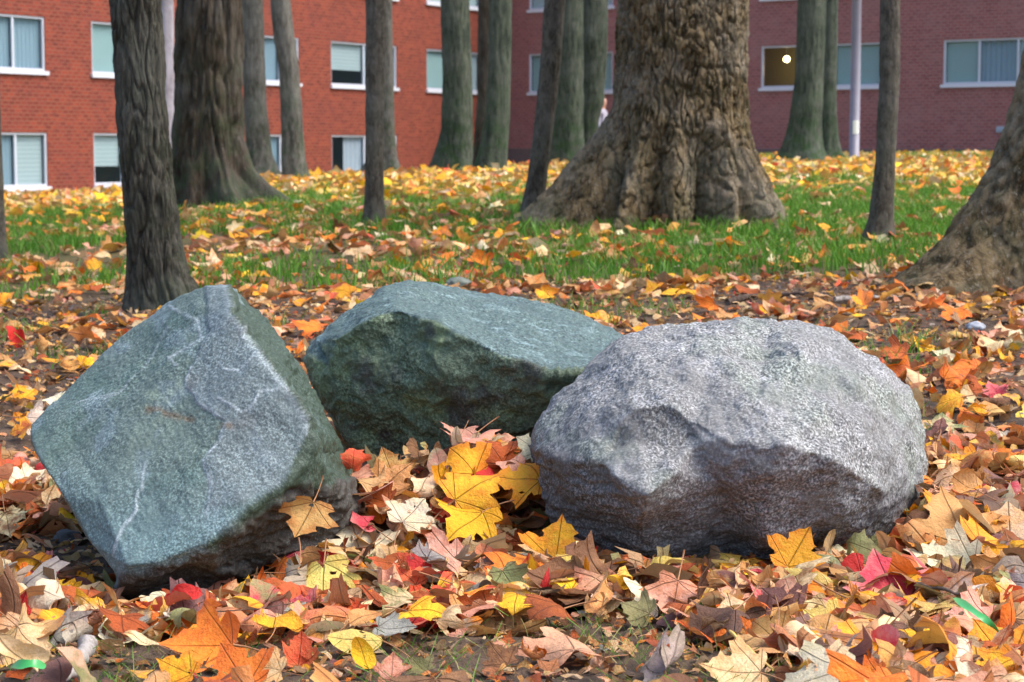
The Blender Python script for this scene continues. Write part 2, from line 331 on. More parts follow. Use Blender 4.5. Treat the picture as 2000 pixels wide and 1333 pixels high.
# ------------------------------------------------------------------ boulders
def inpoly(px, py, poly):
    r = np.zeros(len(px), bool); n = len(poly)
    for i in range(n):
        x1, y1 = poly[i]; x2, y2 = poly[(i + 1) % n]
        c = ((y1 > py) != (y2 > py)) & (px < (x2 - x1) * (py - y1) / ((y2 - y1) or 1e-9) + x1); r ^= c
    return r
def polydist(px, py, line):
    d = np.full(len(px), 1e9)
    for (x1, y1), (x2, y2) in zip(line[:-1], line[1:]):
        vx, vy = x2 - x1, y2 - y1; t = np.clip(((px - x1) * vx + (py - y1) * vy) / (vx * vx + vy * vy + 1e-9), 0, 1)
        d = np.minimum(d, np.hypot(px - x1 - t * vx, py - y1 - t * vy))
    return d
ROCKS = []
def rock(name, sil, inner, ridges, back, smooth_it, center, detail, colour, mat, label):
    """sil, inner: (px, py, distance) measured on the visible side; back: (depth, scale, drop) rings giving the unseen half"""
    pts = sil + inner; n = len(sil)
    key = {(round(p[0]), round(p[1])): i for i, p in enumerate(pts)}
    ed = [(i, (i + 1) % n) for i in range(n)]
    for r in ridges:
        ii = [key[(a, b)] for a, b in r]; ed += list(zip(ii[:-1], ii[1:]))
    res = delaunay_2d_cdt([Vector((p[0], p[1])) for p in pts], ed, [], 1, 1e-4)
    V = []
    for co, orig in zip(res[0], res[3]):
        if orig: p = pts[orig[0]]; V.append(at(*p))
        else:
            k = min(range(len(pts)), key=lambda i: (pts[i][0] - co[0]) ** 2 + (pts[i][1] - co[1]) ** 2); V.append(at(co[0], co[1], pts[k][2]))
    m_of = {}
    for vi, orig in enumerate(res[3]):
        for oi in orig: m_of[oi] = vi
    T = [tuple(f) for f in res[2]]
    cx = np.mean([p[0] for p in sil]); cy = np.mean([p[1] for p in sil]); cd = np.mean([p[2] for p in sil])
    ring = [m_of[i] for i in range(n)]
    for dd, sc, drop in back:
        new = []
        for i in range(n):
            p = sil[i]; V.append(at(cx + (p[0] - cx) * sc, cy + (p[1] - cy) * sc + drop, p[2] * .4 + cd * .6 + dd)); new.append(len(V) - 1)
        for i in range(n): T.append((ring[i], ring[(i + 1) % n], new[(i + 1) % n], new[i]))
        ring = new
    V.append(np.mean([V[i] for i in ring], axis=0)); c = len(V) - 1
    for i in range(n): T.append((ring[i], ring[(i + 1) % n], c))
    bv = BVHTree.FromPolygons([Vector(v) for v in V], T)
    bm = bmesh.new(); bmesh.ops.create_icosphere(bm, subdivisions=8, radius=1)
    me = bpy.data.meshes.new(name); bm.to_mesh(me); bm.free()
    nv = len(me.vertices); co = np.empty(nv * 3, np.float32); me.vertices.foreach_get('co', co); co = co.reshape(-1, 3).astype(float)
    C = Vector(at(*center)); out = np.empty((nv, 3)); last = .3
    for i in range(nv):
        h = bv.ray_cast(C, Vector(co[i]))
        if h[0] is not None: out[i] = h[0]; last = h[3]
        else: out[i] = np.array(C) + co[i] * last
    e = np.empty(len(me.edges) * 2, np.int32); me.edges.foreach_get('vertices', e); e = e.reshape(-1, 2)
    deg = np.bincount(e.ravel(), minlength=nv)
    def lap(P, k, f=.6):
        for _ in range(k):
            Q = np.stack([np.bincount(e[:, 0], P[e[:, 1], a], nv) + np.bincount(e[:, 1], P[e[:, 0], a], nv) for a in range(3)], 1) / deg[:, None]
            P = P + f * (Q - P)
        return P
    out = lap(out, smooth_it)
    # medium warp first so edges wander
    Wp = np.stack([fbm(out, 7, 3, 31 + 7 * a) for a in range(3)], 1) * detail.get('warp', .012); out = out + Wp
    me.vertices.foreach_set('co', out.astype(np.float32).ravel()); me.update()
    N = np.empty(nv * 3, np.float32); me.vertices.foreach_get('normal', N); N = N.reshape(-1, 3).astype(float)
    px, py, _ = proj(out); dsp, colr = colour(out, N, px, py, lap)
    out = out + N * dsp[:, None]
    base = np.array((np.mean(out[:, 0]), np.mean(out[:, 1]), float(ground_z(np.mean(out[:, 0]), np.mean(out[:, 1]))[0])))
    me.vertices.foreach_set('co', (out - base).astype(np.float32).ravel())
    at_ = me.attributes.new('stone', 'FLOAT_COLOR', 'POINT'); at_.data.foreach_set('color', np.concatenate([colr, np.ones((nv, 1))], 1).astype(np.float32).ravel())
    me.polygons.foreach_set('use_smooth', [True] * len(me.polygons)); me.update(); me.materials.append(mat)
    o = link(name, me, base); tag(o, label, 'boulder', 'three boulders lying together among the leaves'); ROCKS.append(bv)
    return o
def mixc(c, k, m): return c * (1 - m[:, None]) + np.array(k)[None] * m[:, None]

def col_left(P, N, px, py, lap):
    front = (N[:, 1] < .1)
    zone = [(375, 720), (365, 755), (400, 800), (443, 822), (430, 860), (398, 900), (412, 950), (400, 1000), (470, 985), (560, 950), (600, 935), (612, 860), (590, 800), (540, 740), (500, 690), (455, 620), (440, 560), (400, 560), (410, 650)]
    jx = px + 7 * perlin(P * 28); jy = py + 7 * perlin(P * 28 + 40)
    ins = inpoly(jx, jy, zone) & front
    m = lap(np.stack([ins.astype(float)] * 3, 1), 3)[:, 0]
    line1 = [(375, 720), (365, 755), (400, 800), (443, 822), (430, 860), (398, 900), (412, 950)]
    line2 = [(330, 600), (385, 625), (395, 665), (330, 700), (345, 715)]; line3 = [(270, 960), (265, 1000), (240, 1030), (222, 1085)]
    line8 = [(150, 790), (230, 770), (300, 700), (330, 640)]; line9 = [(560, 760), (600, 850)]; line10 = [(400, 900), (410, 960), (405, 1010)]; line4 = [(430, 780), (475, 810), (490, 800), (510, 770), (545, 760)]
    line5 = [(285, 905), (275, 960)]; line6 = [(440, 720), (475, 730), (500, 690)]; line7 = [(600, 850), (606, 900), (590, 940)]
    lw = np.zeros(len(px))
    for l, a in ((line1, 1), (line2, .7), (line3, .9), (line4, .8), (line5, .5), (line6, .7), (line7, .5), (line8, .4), (line9, .4), (line10, .6)):
        lw = np.maximum(lw, a * np.exp(-(polydist(jx, jy, l) / 2.8) ** 2))
    lw *= front * (.55 + .9 * np.clip(perlin(P * 45) + .3, 0, 1))
    rid = [(445, 562), (455, 620), (505, 695), (555, 760), (602, 830), (607, 870)]
    lw = np.maximum(lw, .5 * np.exp(-(polydist(jx, jy, rid) / 6) ** 2) * front)
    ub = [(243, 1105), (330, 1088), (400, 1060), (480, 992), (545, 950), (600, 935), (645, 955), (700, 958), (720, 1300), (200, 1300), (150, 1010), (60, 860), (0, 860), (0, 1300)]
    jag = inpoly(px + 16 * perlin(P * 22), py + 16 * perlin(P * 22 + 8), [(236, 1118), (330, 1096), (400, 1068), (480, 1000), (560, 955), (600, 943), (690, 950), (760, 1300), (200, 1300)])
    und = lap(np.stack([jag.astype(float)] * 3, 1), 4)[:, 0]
    moss = np.clip((N[:, 0] - .40) * 8, 0, 1) * sstep(-.45, .1, fbm(P, 9, 4) + .25)
    c = np.tile(np.array((.118, .165, .148)), (len(px), 1))
    big = fbm(P, 6, 4, 3); c = mixc(c, (.085, .135, .118), sstep(-.1, .35, big)); c = mixc(c, (.19, .255, .27), sstep(.05, .45, fbm(P, 11, 4, 11)) * .7)
    c = mixc(c, (.13, .22, .245), sstep(860, 1080, py) * .6)
    c = mixc(c, (.165, .195, .225), m * .5); c = mixc(c, (.10, .09, .095), m * .35 * sstep(.15, .4, fbm(P, 8, 4, 60)))
    st = np.exp(-(polydist(jx, jy, [(290, 800), (400, 825), (450, 835)]) / 7) ** 2) * front; c = mixc(c, (.16, .085, .035), .6 * st * sstep(-.2, .2, fbm(P, 30, 3)))
    grn = np.exp(-((px - 310) / 45) ** 2 - ((py - 760) / 60) ** 2) * sstep(-.1, .3, fbm(P, 20, 4, 4)); c = mixc(c, (.28, .36, .27), .6 * grn * front)
    c = mixc(c, (.44, .50, .53), np.clip(lw, 0, 1) * .85)
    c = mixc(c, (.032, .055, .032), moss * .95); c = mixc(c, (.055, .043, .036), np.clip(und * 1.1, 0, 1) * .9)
    d = .005 * fbm(P, 9, 3) + .0010 * ridged(P @ np.array([[.8, 0, .6], [0, 1, 0], [-.6, 0, .8]]) * np.array((1, 1, 3.5)), 14, 3) + .0018 * fbm(P, 70, 3, 5) + m * .005 + lw * .0015
    pit = fbm(P, 130, 2, 9); d += .0016 * pit * (1 - m * .8)
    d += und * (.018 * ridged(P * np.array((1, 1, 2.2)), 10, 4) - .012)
    d += np.clip((N[:, 0] - .35) * 3, 0, 1) * (.008 * ridged(P @ np.array([[.7, 0, .7], [0, 1, 0], [-.7, 0, .7]]) * np.array((3, 1, .6)), 9, 3))
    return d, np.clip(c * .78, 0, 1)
def col_mid(P, N, px, py, lap):
    top = sstep(.25, .6, N[:, 2] - .25 * N[:, 0]); f = 1 - top
    c = np.tile(np.array((.12, .165, .11)), (len(px), 1))
    c = mixc(c, (.18, .24, .13), sstep(-.1, .4, fbm(P, 9, 4, 8)) * .9); c = mixc(c, (.08, .085, .075), sstep(.05, .35, fbm(P, 7, 4, 44)))
    c = mixc(c, (.085, .135, .14), top * .9); c = mixc(c, (.17, .25, .26), top * sstep(.1, .5, fbm(P * np.array((.5, 1, 1)), 25, 4, 4)))
    Rm = np.array([[.93, 0, -.36], [0, 1, 0], [.36, 0, .93]]); Q = P @ Rm
    ledge = fbm(Q * np.array((1.2, 1.0, 6)), 10, 4, 21)
    d = top * (.010 * np.abs(ledge) + .0022 * fbm(Q * np.array((1, 1, 3)), 55, 3)) + f * (.022 * fbm(P, 6, 4, 3) + .014 * ridged(P, 13, 4) - .004 + .002 * fbm(P, 90, 2))
    return d, np.clip(c * .85, 0, 1)
def col_right(P, N, px, py, lap):
    c = np.tile(np.array((.195, .198, .200)), (len(px), 1))
    c = mixc(c, (.20, .225, .20), sstep(0, .4, fbm(P, 6, 4, 2)) * .8); c = mixc(c, (.245, .25, .245), sstep(0, .4, fbm(P, 8, 4, 70)) * .7)
    c = mixc(c, (.33, .335, .35), sstep(.1, .5, fbm(P, 13, 4, 30)) * .5)
    jx = px + 10 * fbm(P, 16, 3); jy = py + 10 * fbm(P, 16, 3, 9)
    pa = inpoly(jx, jy, [(1185, 880), (1200, 835), (1250, 800), (1300, 795), (1340, 815), (1355, 850), (1330, 880), (1290, 905), (1250, 870)]) & (N[:, 1] < .2)
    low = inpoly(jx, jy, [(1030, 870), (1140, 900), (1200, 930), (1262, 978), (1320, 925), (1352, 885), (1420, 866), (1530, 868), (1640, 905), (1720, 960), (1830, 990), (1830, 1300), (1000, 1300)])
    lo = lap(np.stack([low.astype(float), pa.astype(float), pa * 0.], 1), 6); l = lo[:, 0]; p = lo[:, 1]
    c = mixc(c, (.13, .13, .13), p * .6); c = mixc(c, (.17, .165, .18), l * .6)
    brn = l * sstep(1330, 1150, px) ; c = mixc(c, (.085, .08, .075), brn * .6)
    d = .020 * fbm(P, 6, 3) + .008 * fbm(P, 20, 3, 4) + .0035 * fbm(P, 60, 3, 8) + .002 * fbm(P, 140, 2)
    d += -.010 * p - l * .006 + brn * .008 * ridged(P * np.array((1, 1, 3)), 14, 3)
    for ln, a, wd in (([(1430, 690), (1490, 700), (1530, 690)], .010, 5), ([(1600, 720), (1640, 750), (1665, 790)], .006, 9), ([(1360, 830), (1420, 880), (1500, 870)], .003, 8), ([(1300, 790), (1200, 870)], .005, 6), ([(1460, 650), (1530, 670), (1600, 720)], .006, 12)):
        d -= a * np.exp(-(polydist(jx, jy, ln) / wd) ** 2) * (N[:, 1] < .3)
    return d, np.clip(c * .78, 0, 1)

M_R1 = mat_rock('slate_stone', (.36, .44, .45), 210, .50, (.02, .035, .035), .45, .003, .62)
M_R2 = mat_rock('green_stone', (.22, .28, .23), 150, .60, (.012, .02, .015), .9, .006, .7)
M_R3 = mat_rock('granite', (.50, .51, .53), 185, .80, (.035, .037, .037), .45, .003, .8)
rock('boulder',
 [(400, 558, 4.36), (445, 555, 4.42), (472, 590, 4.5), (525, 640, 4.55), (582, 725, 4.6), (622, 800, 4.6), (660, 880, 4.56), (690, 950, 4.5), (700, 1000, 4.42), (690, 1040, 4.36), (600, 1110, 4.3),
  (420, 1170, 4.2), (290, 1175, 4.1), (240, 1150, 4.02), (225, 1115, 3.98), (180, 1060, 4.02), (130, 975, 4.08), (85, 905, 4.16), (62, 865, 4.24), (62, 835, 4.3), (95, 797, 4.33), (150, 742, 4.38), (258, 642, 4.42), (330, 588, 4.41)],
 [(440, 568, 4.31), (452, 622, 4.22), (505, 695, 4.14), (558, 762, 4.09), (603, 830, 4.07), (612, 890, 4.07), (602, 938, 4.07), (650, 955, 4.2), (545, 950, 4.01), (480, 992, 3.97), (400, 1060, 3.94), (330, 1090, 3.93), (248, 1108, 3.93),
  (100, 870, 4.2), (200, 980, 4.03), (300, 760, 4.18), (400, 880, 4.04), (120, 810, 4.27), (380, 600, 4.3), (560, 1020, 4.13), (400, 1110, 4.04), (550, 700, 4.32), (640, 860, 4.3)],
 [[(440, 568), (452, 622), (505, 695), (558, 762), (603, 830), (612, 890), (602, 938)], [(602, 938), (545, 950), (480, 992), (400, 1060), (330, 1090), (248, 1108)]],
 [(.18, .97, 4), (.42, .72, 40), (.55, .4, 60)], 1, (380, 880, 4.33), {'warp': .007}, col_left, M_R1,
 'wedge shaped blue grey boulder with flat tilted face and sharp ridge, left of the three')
rock('boulder',
 [(790, 550, 5.4), (740, 562, 5.3), (690, 600, 5.15), (650, 632, 5.05), (618, 660, 5.0), (606, 695, 4.98), (612, 730, 4.97), (632, 775, 4.96), (660, 815, 4.96), (690, 855, 4.96), (718, 890, 4.97), (745, 960, 5.0), (850, 1000, 5.0), (1000, 1000, 5.05),
  (1180, 980, 5.1), (1270, 870, 5.2), (1290, 750, 5.3), (1222, 662, 5.4), (1150, 618, 5.5), (1080, 594, 5.55), (1000, 577, 5.6), (900, 560, 5.6), (830, 550, 5.5)],
 [(665, 655, 4.89), (720, 622, 4.86), (775, 603, 4.85), (850, 622, 4.79), (950, 680, 4.72), (1060, 716, 4.69), (1130, 724, 4.72), (1215, 705, 4.9), (640, 720, 4.92), (720, 740, 4.87), (825, 750, 4.82), (840, 880, 4.90), (950, 850, 4.84), (1060, 850, 4.83), (750, 860, 4.95),
  (1000, 640, 5.05), (850, 590, 5.15), (1130, 670, 5.1), (900, 930, 4.98)],
 [[(665, 655), (720, 622), (775, 603), (850, 622), (950, 680), (1060, 716), (1130, 724), (1215, 705)]],
 [(.25, .96, 5), (.5, .7, 40), (.6, .35, 60)], 3, (930, 770, 5.15), {'warp': .014}, col_mid, M_R2,
 'dark green boulder with a pale blue top slab, middle one behind the other two')
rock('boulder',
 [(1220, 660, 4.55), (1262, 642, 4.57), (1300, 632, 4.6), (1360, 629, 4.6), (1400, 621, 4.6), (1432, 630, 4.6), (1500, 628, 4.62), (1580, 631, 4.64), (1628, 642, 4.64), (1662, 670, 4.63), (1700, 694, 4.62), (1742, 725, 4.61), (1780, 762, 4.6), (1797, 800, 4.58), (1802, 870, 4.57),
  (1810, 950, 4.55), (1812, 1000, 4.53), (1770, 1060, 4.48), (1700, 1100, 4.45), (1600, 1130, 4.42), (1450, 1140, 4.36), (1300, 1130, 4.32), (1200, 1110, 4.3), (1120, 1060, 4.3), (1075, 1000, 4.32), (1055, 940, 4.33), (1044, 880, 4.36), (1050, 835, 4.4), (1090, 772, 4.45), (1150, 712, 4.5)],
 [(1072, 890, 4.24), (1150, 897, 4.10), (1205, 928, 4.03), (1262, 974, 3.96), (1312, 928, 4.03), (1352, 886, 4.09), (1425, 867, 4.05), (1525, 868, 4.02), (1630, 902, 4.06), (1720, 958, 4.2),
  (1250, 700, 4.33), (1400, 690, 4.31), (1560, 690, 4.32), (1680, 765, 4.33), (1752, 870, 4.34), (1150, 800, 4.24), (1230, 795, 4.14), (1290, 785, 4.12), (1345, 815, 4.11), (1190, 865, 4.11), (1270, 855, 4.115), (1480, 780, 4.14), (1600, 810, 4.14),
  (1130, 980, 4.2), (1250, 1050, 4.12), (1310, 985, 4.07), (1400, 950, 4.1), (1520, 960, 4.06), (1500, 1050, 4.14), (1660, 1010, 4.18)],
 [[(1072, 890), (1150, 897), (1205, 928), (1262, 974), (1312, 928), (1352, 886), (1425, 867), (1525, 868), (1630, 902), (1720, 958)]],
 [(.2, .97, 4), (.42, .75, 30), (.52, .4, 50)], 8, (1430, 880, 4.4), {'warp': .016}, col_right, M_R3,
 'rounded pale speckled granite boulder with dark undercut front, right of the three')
def rock_blocks(p):      # True if a boulder hides ground point p from the camera
    o = Vector((0, 0, H)); d = Vector(p) - o; L = d.length; d.normalize()
    return any((h := b.ray_cast(o, d))[0] is not None and h[3] < L - .01 for b in ROCKS)
def in_rock(p):
    p = Vector(p)
    for b in ROCKS:
        h = b.ray_cast(p, Vector((0, .01, 1)).normalized())
        if h[0] is not None and h[1].z > 0 or (h[0] is not None and h[3] < .35):
            k = 0; q = p.copy(); dd = Vector((.013, .02, 1)).normalized()
            while k < 9:
                h = b.ray_cast(q, dd)
                if h[0] is None: break
                k += 1; q = h[0] + dd * 1e-4
            if k % 2: return True
    return False

# ------------------------------------------------------------------ trees
M_BIG = mat_bark('furrowed_bark', (.055, .038, .018), (.23, .165, .088), (.36, .32, .26), 20, .38, 1, .05, .3)
M_DARK = mat_bark('dark_bark', (.026, .024, .018), (.085, .08, .062), (.15, .148, .128), 30, .16, 1, .03, .3)
M_RED = mat_bark('brown_bark', (.020, .015, .010), (.058, .044, .030), (.115, .11, .098), 16, .12, 1, .025, .5)
M_GREY = mat_bark('grey_bark', (.05, .047, .039), (.125, .118, .10), (.18, .18, .165), 16, .3, .9, .02, .7)
M_GREEN = mat_bark('mossy_bark', (.025, .034, .024), (.07, .084, .06), (.14, .15, .125), 18, .2, .9, .03, 1.0)
M_PALE = mat_bark('pale_bark', (.20, .18, .20), (.32, .30, .34), (.36, .34, .38), 8, .4, .4, .01, .2)
M_SAP = mat_bark('sapling_bark', (.04, .033, .025), (.095, .083, .064), (.15, .14, .125), 26, .5, .8, .01, .2, 2.0)
def tree(label, D, path, base_y, mat, roots=(), nb=96, dens=.04, bark=(.012, 11, .2), top=9.0, flare=.25, fs=.22, group=None, seed=1, knots=()):
    """path: (py, px, half width px) from top of frame downwards, at distance D"""
    rng = np.random.RandomState(seed)
    if D < 22: D = float(proj(hit_ground(path[-1][1], base_y + (3 if path[0][2] > 100 else 14 if D > 11 else 8), 0, False))[2][0])
    W = [(at(px, py, D), hw / F * D) for py, px, hw in path]
    W.sort(key=lambda w_: w_[0][2]); zs = np.array([w_[0][2] for w_ in W]); xs = np.array([w_[0][0] for w_ in W]); rs = np.array([w_[1] for w_ in W])
    z0 = at(path[-1][1], base_y, D)[2]; xb = float(np.interp(z0, zs, xs)); yb = at(path[-1][1], base_y, D)[1]
    zt = top; sl = (xs[-1] - xs[-2]) / max(zs[-1] - zs[-2], .1) * .6
    hs = np.concatenate([np.arange(-.18, zs[-1] - z0 + .2, dens), np.arange(zs[-1] - z0 + .25, zt, .25)])
    Z = z0 + hs; X = np.interp(Z, zs, xs); over = np.clip(Z - zs[-1], 0, None); X = X + np.clip(over, 0, 2.5) * sl
    Rr = np.interp(Z, zs, rs) * (1 - .62 * np.clip(over / (zt - 1), 0, 1)); n = nb; th = np.linspace(0, 2 * math.pi, n, endpoint=False)
    HH, TH = np.meshgrid(hs, th, indexing='ij'); R0 = np.repeat(Rr[:, None], n, 1)
    r = R0.copy()
    hc = np.clip(HH, 0, None)
    lob = 1 + .45 * np.cos(3 * TH + seed) + .35 * np.cos(5 * TH + 2 * seed) + .2 * np.cos(8 * TH + seed * 3)
    r += R0 * flare * np.exp(-hc / fs) * np.clip(lob, 0, None)
    r *= 1 + .035 * np.cos(2 * TH + seed + hc * .6) + .02 * np.cos(5 * TH + seed * 2 + .3 * hc)
    for deg, L, s, wd in roots:
        dth = (TH - math.radians(deg) + math.pi) % (2 * math.pi) - math.pi
        wq = math.radians(wd); r += L * (np.exp(-hc / s) if s > 0 else np.clip(1 + hc / s, 0, 1) ** 1.3) * np.exp(-np.abs(dth / wq) ** 1.6)
    P3 = np.stack([np.cos(TH) * R0, np.sin(TH) * R0, HH * bark[2]], -1).reshape(-1, 3)
    # bark follows the roots
    b = plates(P3, bark[1], seed * 3.3) * 1.3 + .35 * fbm(P3, bark[1] * 3, 3, seed)
    r += (R0 * .12 * np.exp(-hc / 1.2)) * fbm(np.stack([np.cos(TH) * R0, np.sin(TH) * R0, HH], -1).reshape(-1, 3), 2.6, 3, seed * 2).reshape(r.shape)
    b2 = fbm(np.stack([np.cos(TH) * R0, np.sin(TH) * R0, HH], -1).reshape(-1, 3), 5, 3, seed * 5)
    r = r + (bark[0] * b + .35 * bark[0] * b2 * 2).reshape(r.shape)
    for (kh, kd, ka, ks) in knots:
        dth = (TH - math.radians(kd) + math.pi) % (2 * math.pi) - math.pi; r += ka * np.exp(-((HH - kh) / ks) ** 2 - (dth * R0 / ks) ** 2)
    VX = np.cos(TH) * r + (X - xb)[:, None]; VY = np.sin(TH) * r
    V = np.stack([VX, VY, HH], -1).reshape(-1, 3)
    I = np.arange(len(hs) * n).reshape(len(hs), n); J = np.roll(I, -1, 1)
    Fc = np.stack([I[:-1], J[:-1], J[1:], I[1:]], -1).reshape(-1, 4)
    root = bpy.data.objects.new('tree', None); COL.objects.link(root); root.location = (xb, yb, z0); root.empty_display_size = .3
    tag(root, label, 'tree', group or 'trees standing on the lawn')
    me = mesh_np('trunk', V, Fc, mat); link('trunk', me, (0, 0, 0), root)
    for k in range(4):                                     # limbs, above the frame
        h = (.55 + .12 * k) * zt; a = rng.uniform(0, 6.28); i = int(np.argmin(abs(hs - h))); p0 = np.array((X[i] - xb, 0, h)); rad = Rr[i] * .5
        pts = [p0 + np.array((math.cos(a), math.sin(a), 0)) * q * zt * .09 + np.array((0, 0, q * zt * .07)) + rng.normal(0, .05, 3) * q for q in range(5)]
        v, f = tube_mesh(pts, rad * np.array([1, .75, .55, .35, .12]), 8); link('limb', mesh_py('limb', v, f, mat), (0, 0, 0), root)
    return root
TG = 'tree trunks standing between the boulders and the brick building'
tree('dark rough barked tree closest behind the wedge shaped boulder', 9.7, [(0, 277, 49), (150, 282, 48), (300, 291, 50), (420, 299, 51), (520, 307, 50), (590, 314, 52)], 596, M_DARK, [(0, .12, .10, 30), (200, .05, .12, 30)], 220, .015, (.016, 26, .22), 9, .12, .12, TG, 2, [(1.35, -60, .03, .07)])
tree('thick dark brown tree with spreading root foot behind the nearest left tree', 19, [(0, 415, 63), (150, 412, 65), (250, 410, 67), (330, 412, 70), (395, 420, 72)], 396, M_RED, [(-20, .50, .2, 14), (-65, .28, .22, 12), (-110, .14, .25, 12), (-150, .1, .25, 12), (180, .05, .2, 30)], 160, .03, (.035, 10, .14), 11, .08, .25, TG, 3)
tree('smooth pale lilac grey slim trunk peeping out between two dark trunks', 24, [(0, 331, 14), (200, 331, 13), (380, 328, 13)], 385, M_PALE, (), 32, .1, (.003, 6, .3), 9, .15, .2, TG, 4)
tree('grey slim tree right against the thick brown tree, behind it', 28, [(0, 497, 20), (200, 500, 21), (300, 506, 23), (350, 512, 24)], 352, M_GREY, [(-10, .12, .2, 40)], 64, .06, (.008, 10, .2), 9, .3, .25, TG, 5)
tree('grey crooked slim tree right of the grey one by the thick brown tree', 25, [(0, 551, 19), (60, 556, 20), (130, 566, 19), (220, 570, 20), (300, 573, 22), (352, 576, 24)], 356, M_GREY, (), 64, .05, (.008, 10, .2), 9, .12, .2, TG, 6)
tree('slim dark young tree in front of a second trunk, left of centre', 14.5, [(0, 738, 20), (200, 734, 18), (330, 732, 17), (428, 730, 19)], 431, M_SAP, (), 64, .04, (.005, 22, .5), 8, .2, .1, TG, 7)
tree('grey trunk mostly hidden behind the slim dark young tree', 28, [(0, 750, 18), (200, 752, 19), (300, 750, 21), (340, 745, 24)], 344, M_GREY, [(0, .15, .2, 40), (180, .15, .2, 40)], 64, .06, (.008, 10, .2), 9, .25, .25, TG, 8)
tree('mossy green tree with flared foot in front of the brick inner corner window', 27, [(0, 889, 28), (150, 893, 29), (250, 893, 31), (320, 886, 35), (345, 882, 38)], 347, M_GREEN, [(180, .16, .25, 40), (-40, .1, .2, 30)], 80, .05, (.012, 10, .15), 10, .12, .3, TG, 9)
tree('pinkish brown slim trunk half hidden behind the green leaning one', 31, [(0, 950, 15), (200, 947, 15), (300, 943, 18), (340, 938, 20)], 340, M_RED, (), 48, .08, (.006, 10, .2), 9, .3, .25, TG, 10)
tree('green brown tree curving up to the right of the mossy one', 26, [(0, 978, 21), (150, 976, 22), (230, 972, 23), (300, 964, 27), (350, 957, 32)], 353, M_GREEN, [(180, .08, .2, 40)], 64, .05, (.010, 10, .15), 9, .1, .25, TG, 11)
tree('leaning young tree, brown on one side, left of the giant trunk', 15.5, [(0, 1083, 19), (100, 1076, 19), (200, 1067, 19), (300, 1055, 18), (380, 1044, 19), (412, 1040, 23)], 418, M_SAP, (), 64, .04, (.006, 20, .5), 8, .15, .1, TG, 12, [(1.55, -80, .02, .03), (1.0, -80, .02, .03)])
tree('straight olive trunk just right of the leaning young tree', 30, [(0, 1114, 24), (200, 1112, 26), (300, 1108, 31), (333, 1106, 35)], 335, M_GREEN, [(180, .06, .2, 40)], 64, .06, (.012, 9, .14), 10, .12, .25, TG, 13)
tree('mossy trunk touching the left edge of the giant trunk, knot at its side', 31, [(0, 1161, 27), (100, 1160, 26), (200, 1156, 24), (240, 1150, 18), (333, 1145, 18)], 334, M_GREEN, (), 64, .06, (.012, 9, .2), 10, .12, .2, TG, 14, [(2.0, -110, .04, .15)])
tree('giant old tree with deeply furrowed bark and wide buttress roots', 13.3, [(0, 1329, 128), (60, 1328, 129), (120, 1327, 130), (200, 1326, 132), (300, 1322, 138), (400, 1318, 142), (430, 1316, 143)], 436, M_BIG,
     [(188, .60, -.80, 17), (-6, .28, -.62, 17), (-40, .30, -.75, 10), (-60, .16, -.9, 7), (-77, -.14, -.6, 4), (-95, .24, -.8, 9), (-122, .30, -.7, 9), (-150, .26, -.75, 11), (-108, -.06, -.5, 3), (-136, -.08, -.6, 3), (-50, -.06, -.5, 3), (120, .3, .3, 15), (60, .3, .3, 15)], 560, .011, (.030, 24, .34), 12, .0, .4, TG, 15, [(1.1, -80, .03, .08), (.62, -70, .045, .1)])
tree('greenish tree with wide flared foot left of the lamp post', 31, [(0, 1581, 27), (150, 1578, 28), (250, 1571, 33), (300, 1566, 40), (322, 1564, 46)], 325, M_GREEN, [(190, .16, .25, 35), (-10, .14, .15, 25), (-60, .15, .2, 25)], 80, .05, (.014, 9, .12), 10, .1, .25, TG, 16)
tree('narrower mossy trunk hidden behind the tree beside the lamp post', 36, [(0, 1618, 14), (200, 1617, 15), (305, 1616, 20)], 312, M_GREEN, [(0, .14, .25, 40)], 48, .08, (.008, 9, .2), 9, .1, .25, TG, 17)
tree('slim straight dark young tree right of the lamp post', 13.5, [(0, 1730, 18), (150, 1732, 19), (300, 1727, 19), (400, 1722, 21), (460, 1720, 24)], 466, M_SAP, [(180, .03, .08, 40)], 64, .04, (.006, 20, .4), 8, .15, .1, TG, 18, [(1.25, -60, .012, .03)])
tree('old tree cut by the right edge with a long root reaching left', 9.6, [(0, 2112, 105), (150, 2108, 110), (300, 2095, 125), (400, 2090, 135), (500, 2085, 140), (555, 2080, 145)], 552, M_BIG,
     [(188, .44, .34, 22), (-150, .36, .12, 12), (-105, .30, .2, 14), (-70, .25, .2, 14), (160, .1, .3, 30)], 300, .016, (.03, 16, .4), 10, .05, .3, TG, 19)
tree('thin grey trunk cut by the left edge of the picture', 13.2, [(70, -8, 14), (250, -7, 15), (400, -5, 16), (480, -6, 18)], 492, M_SAP, (), 40, .05, (.005, 20, .4), 8, .15, .1, TG, 20)

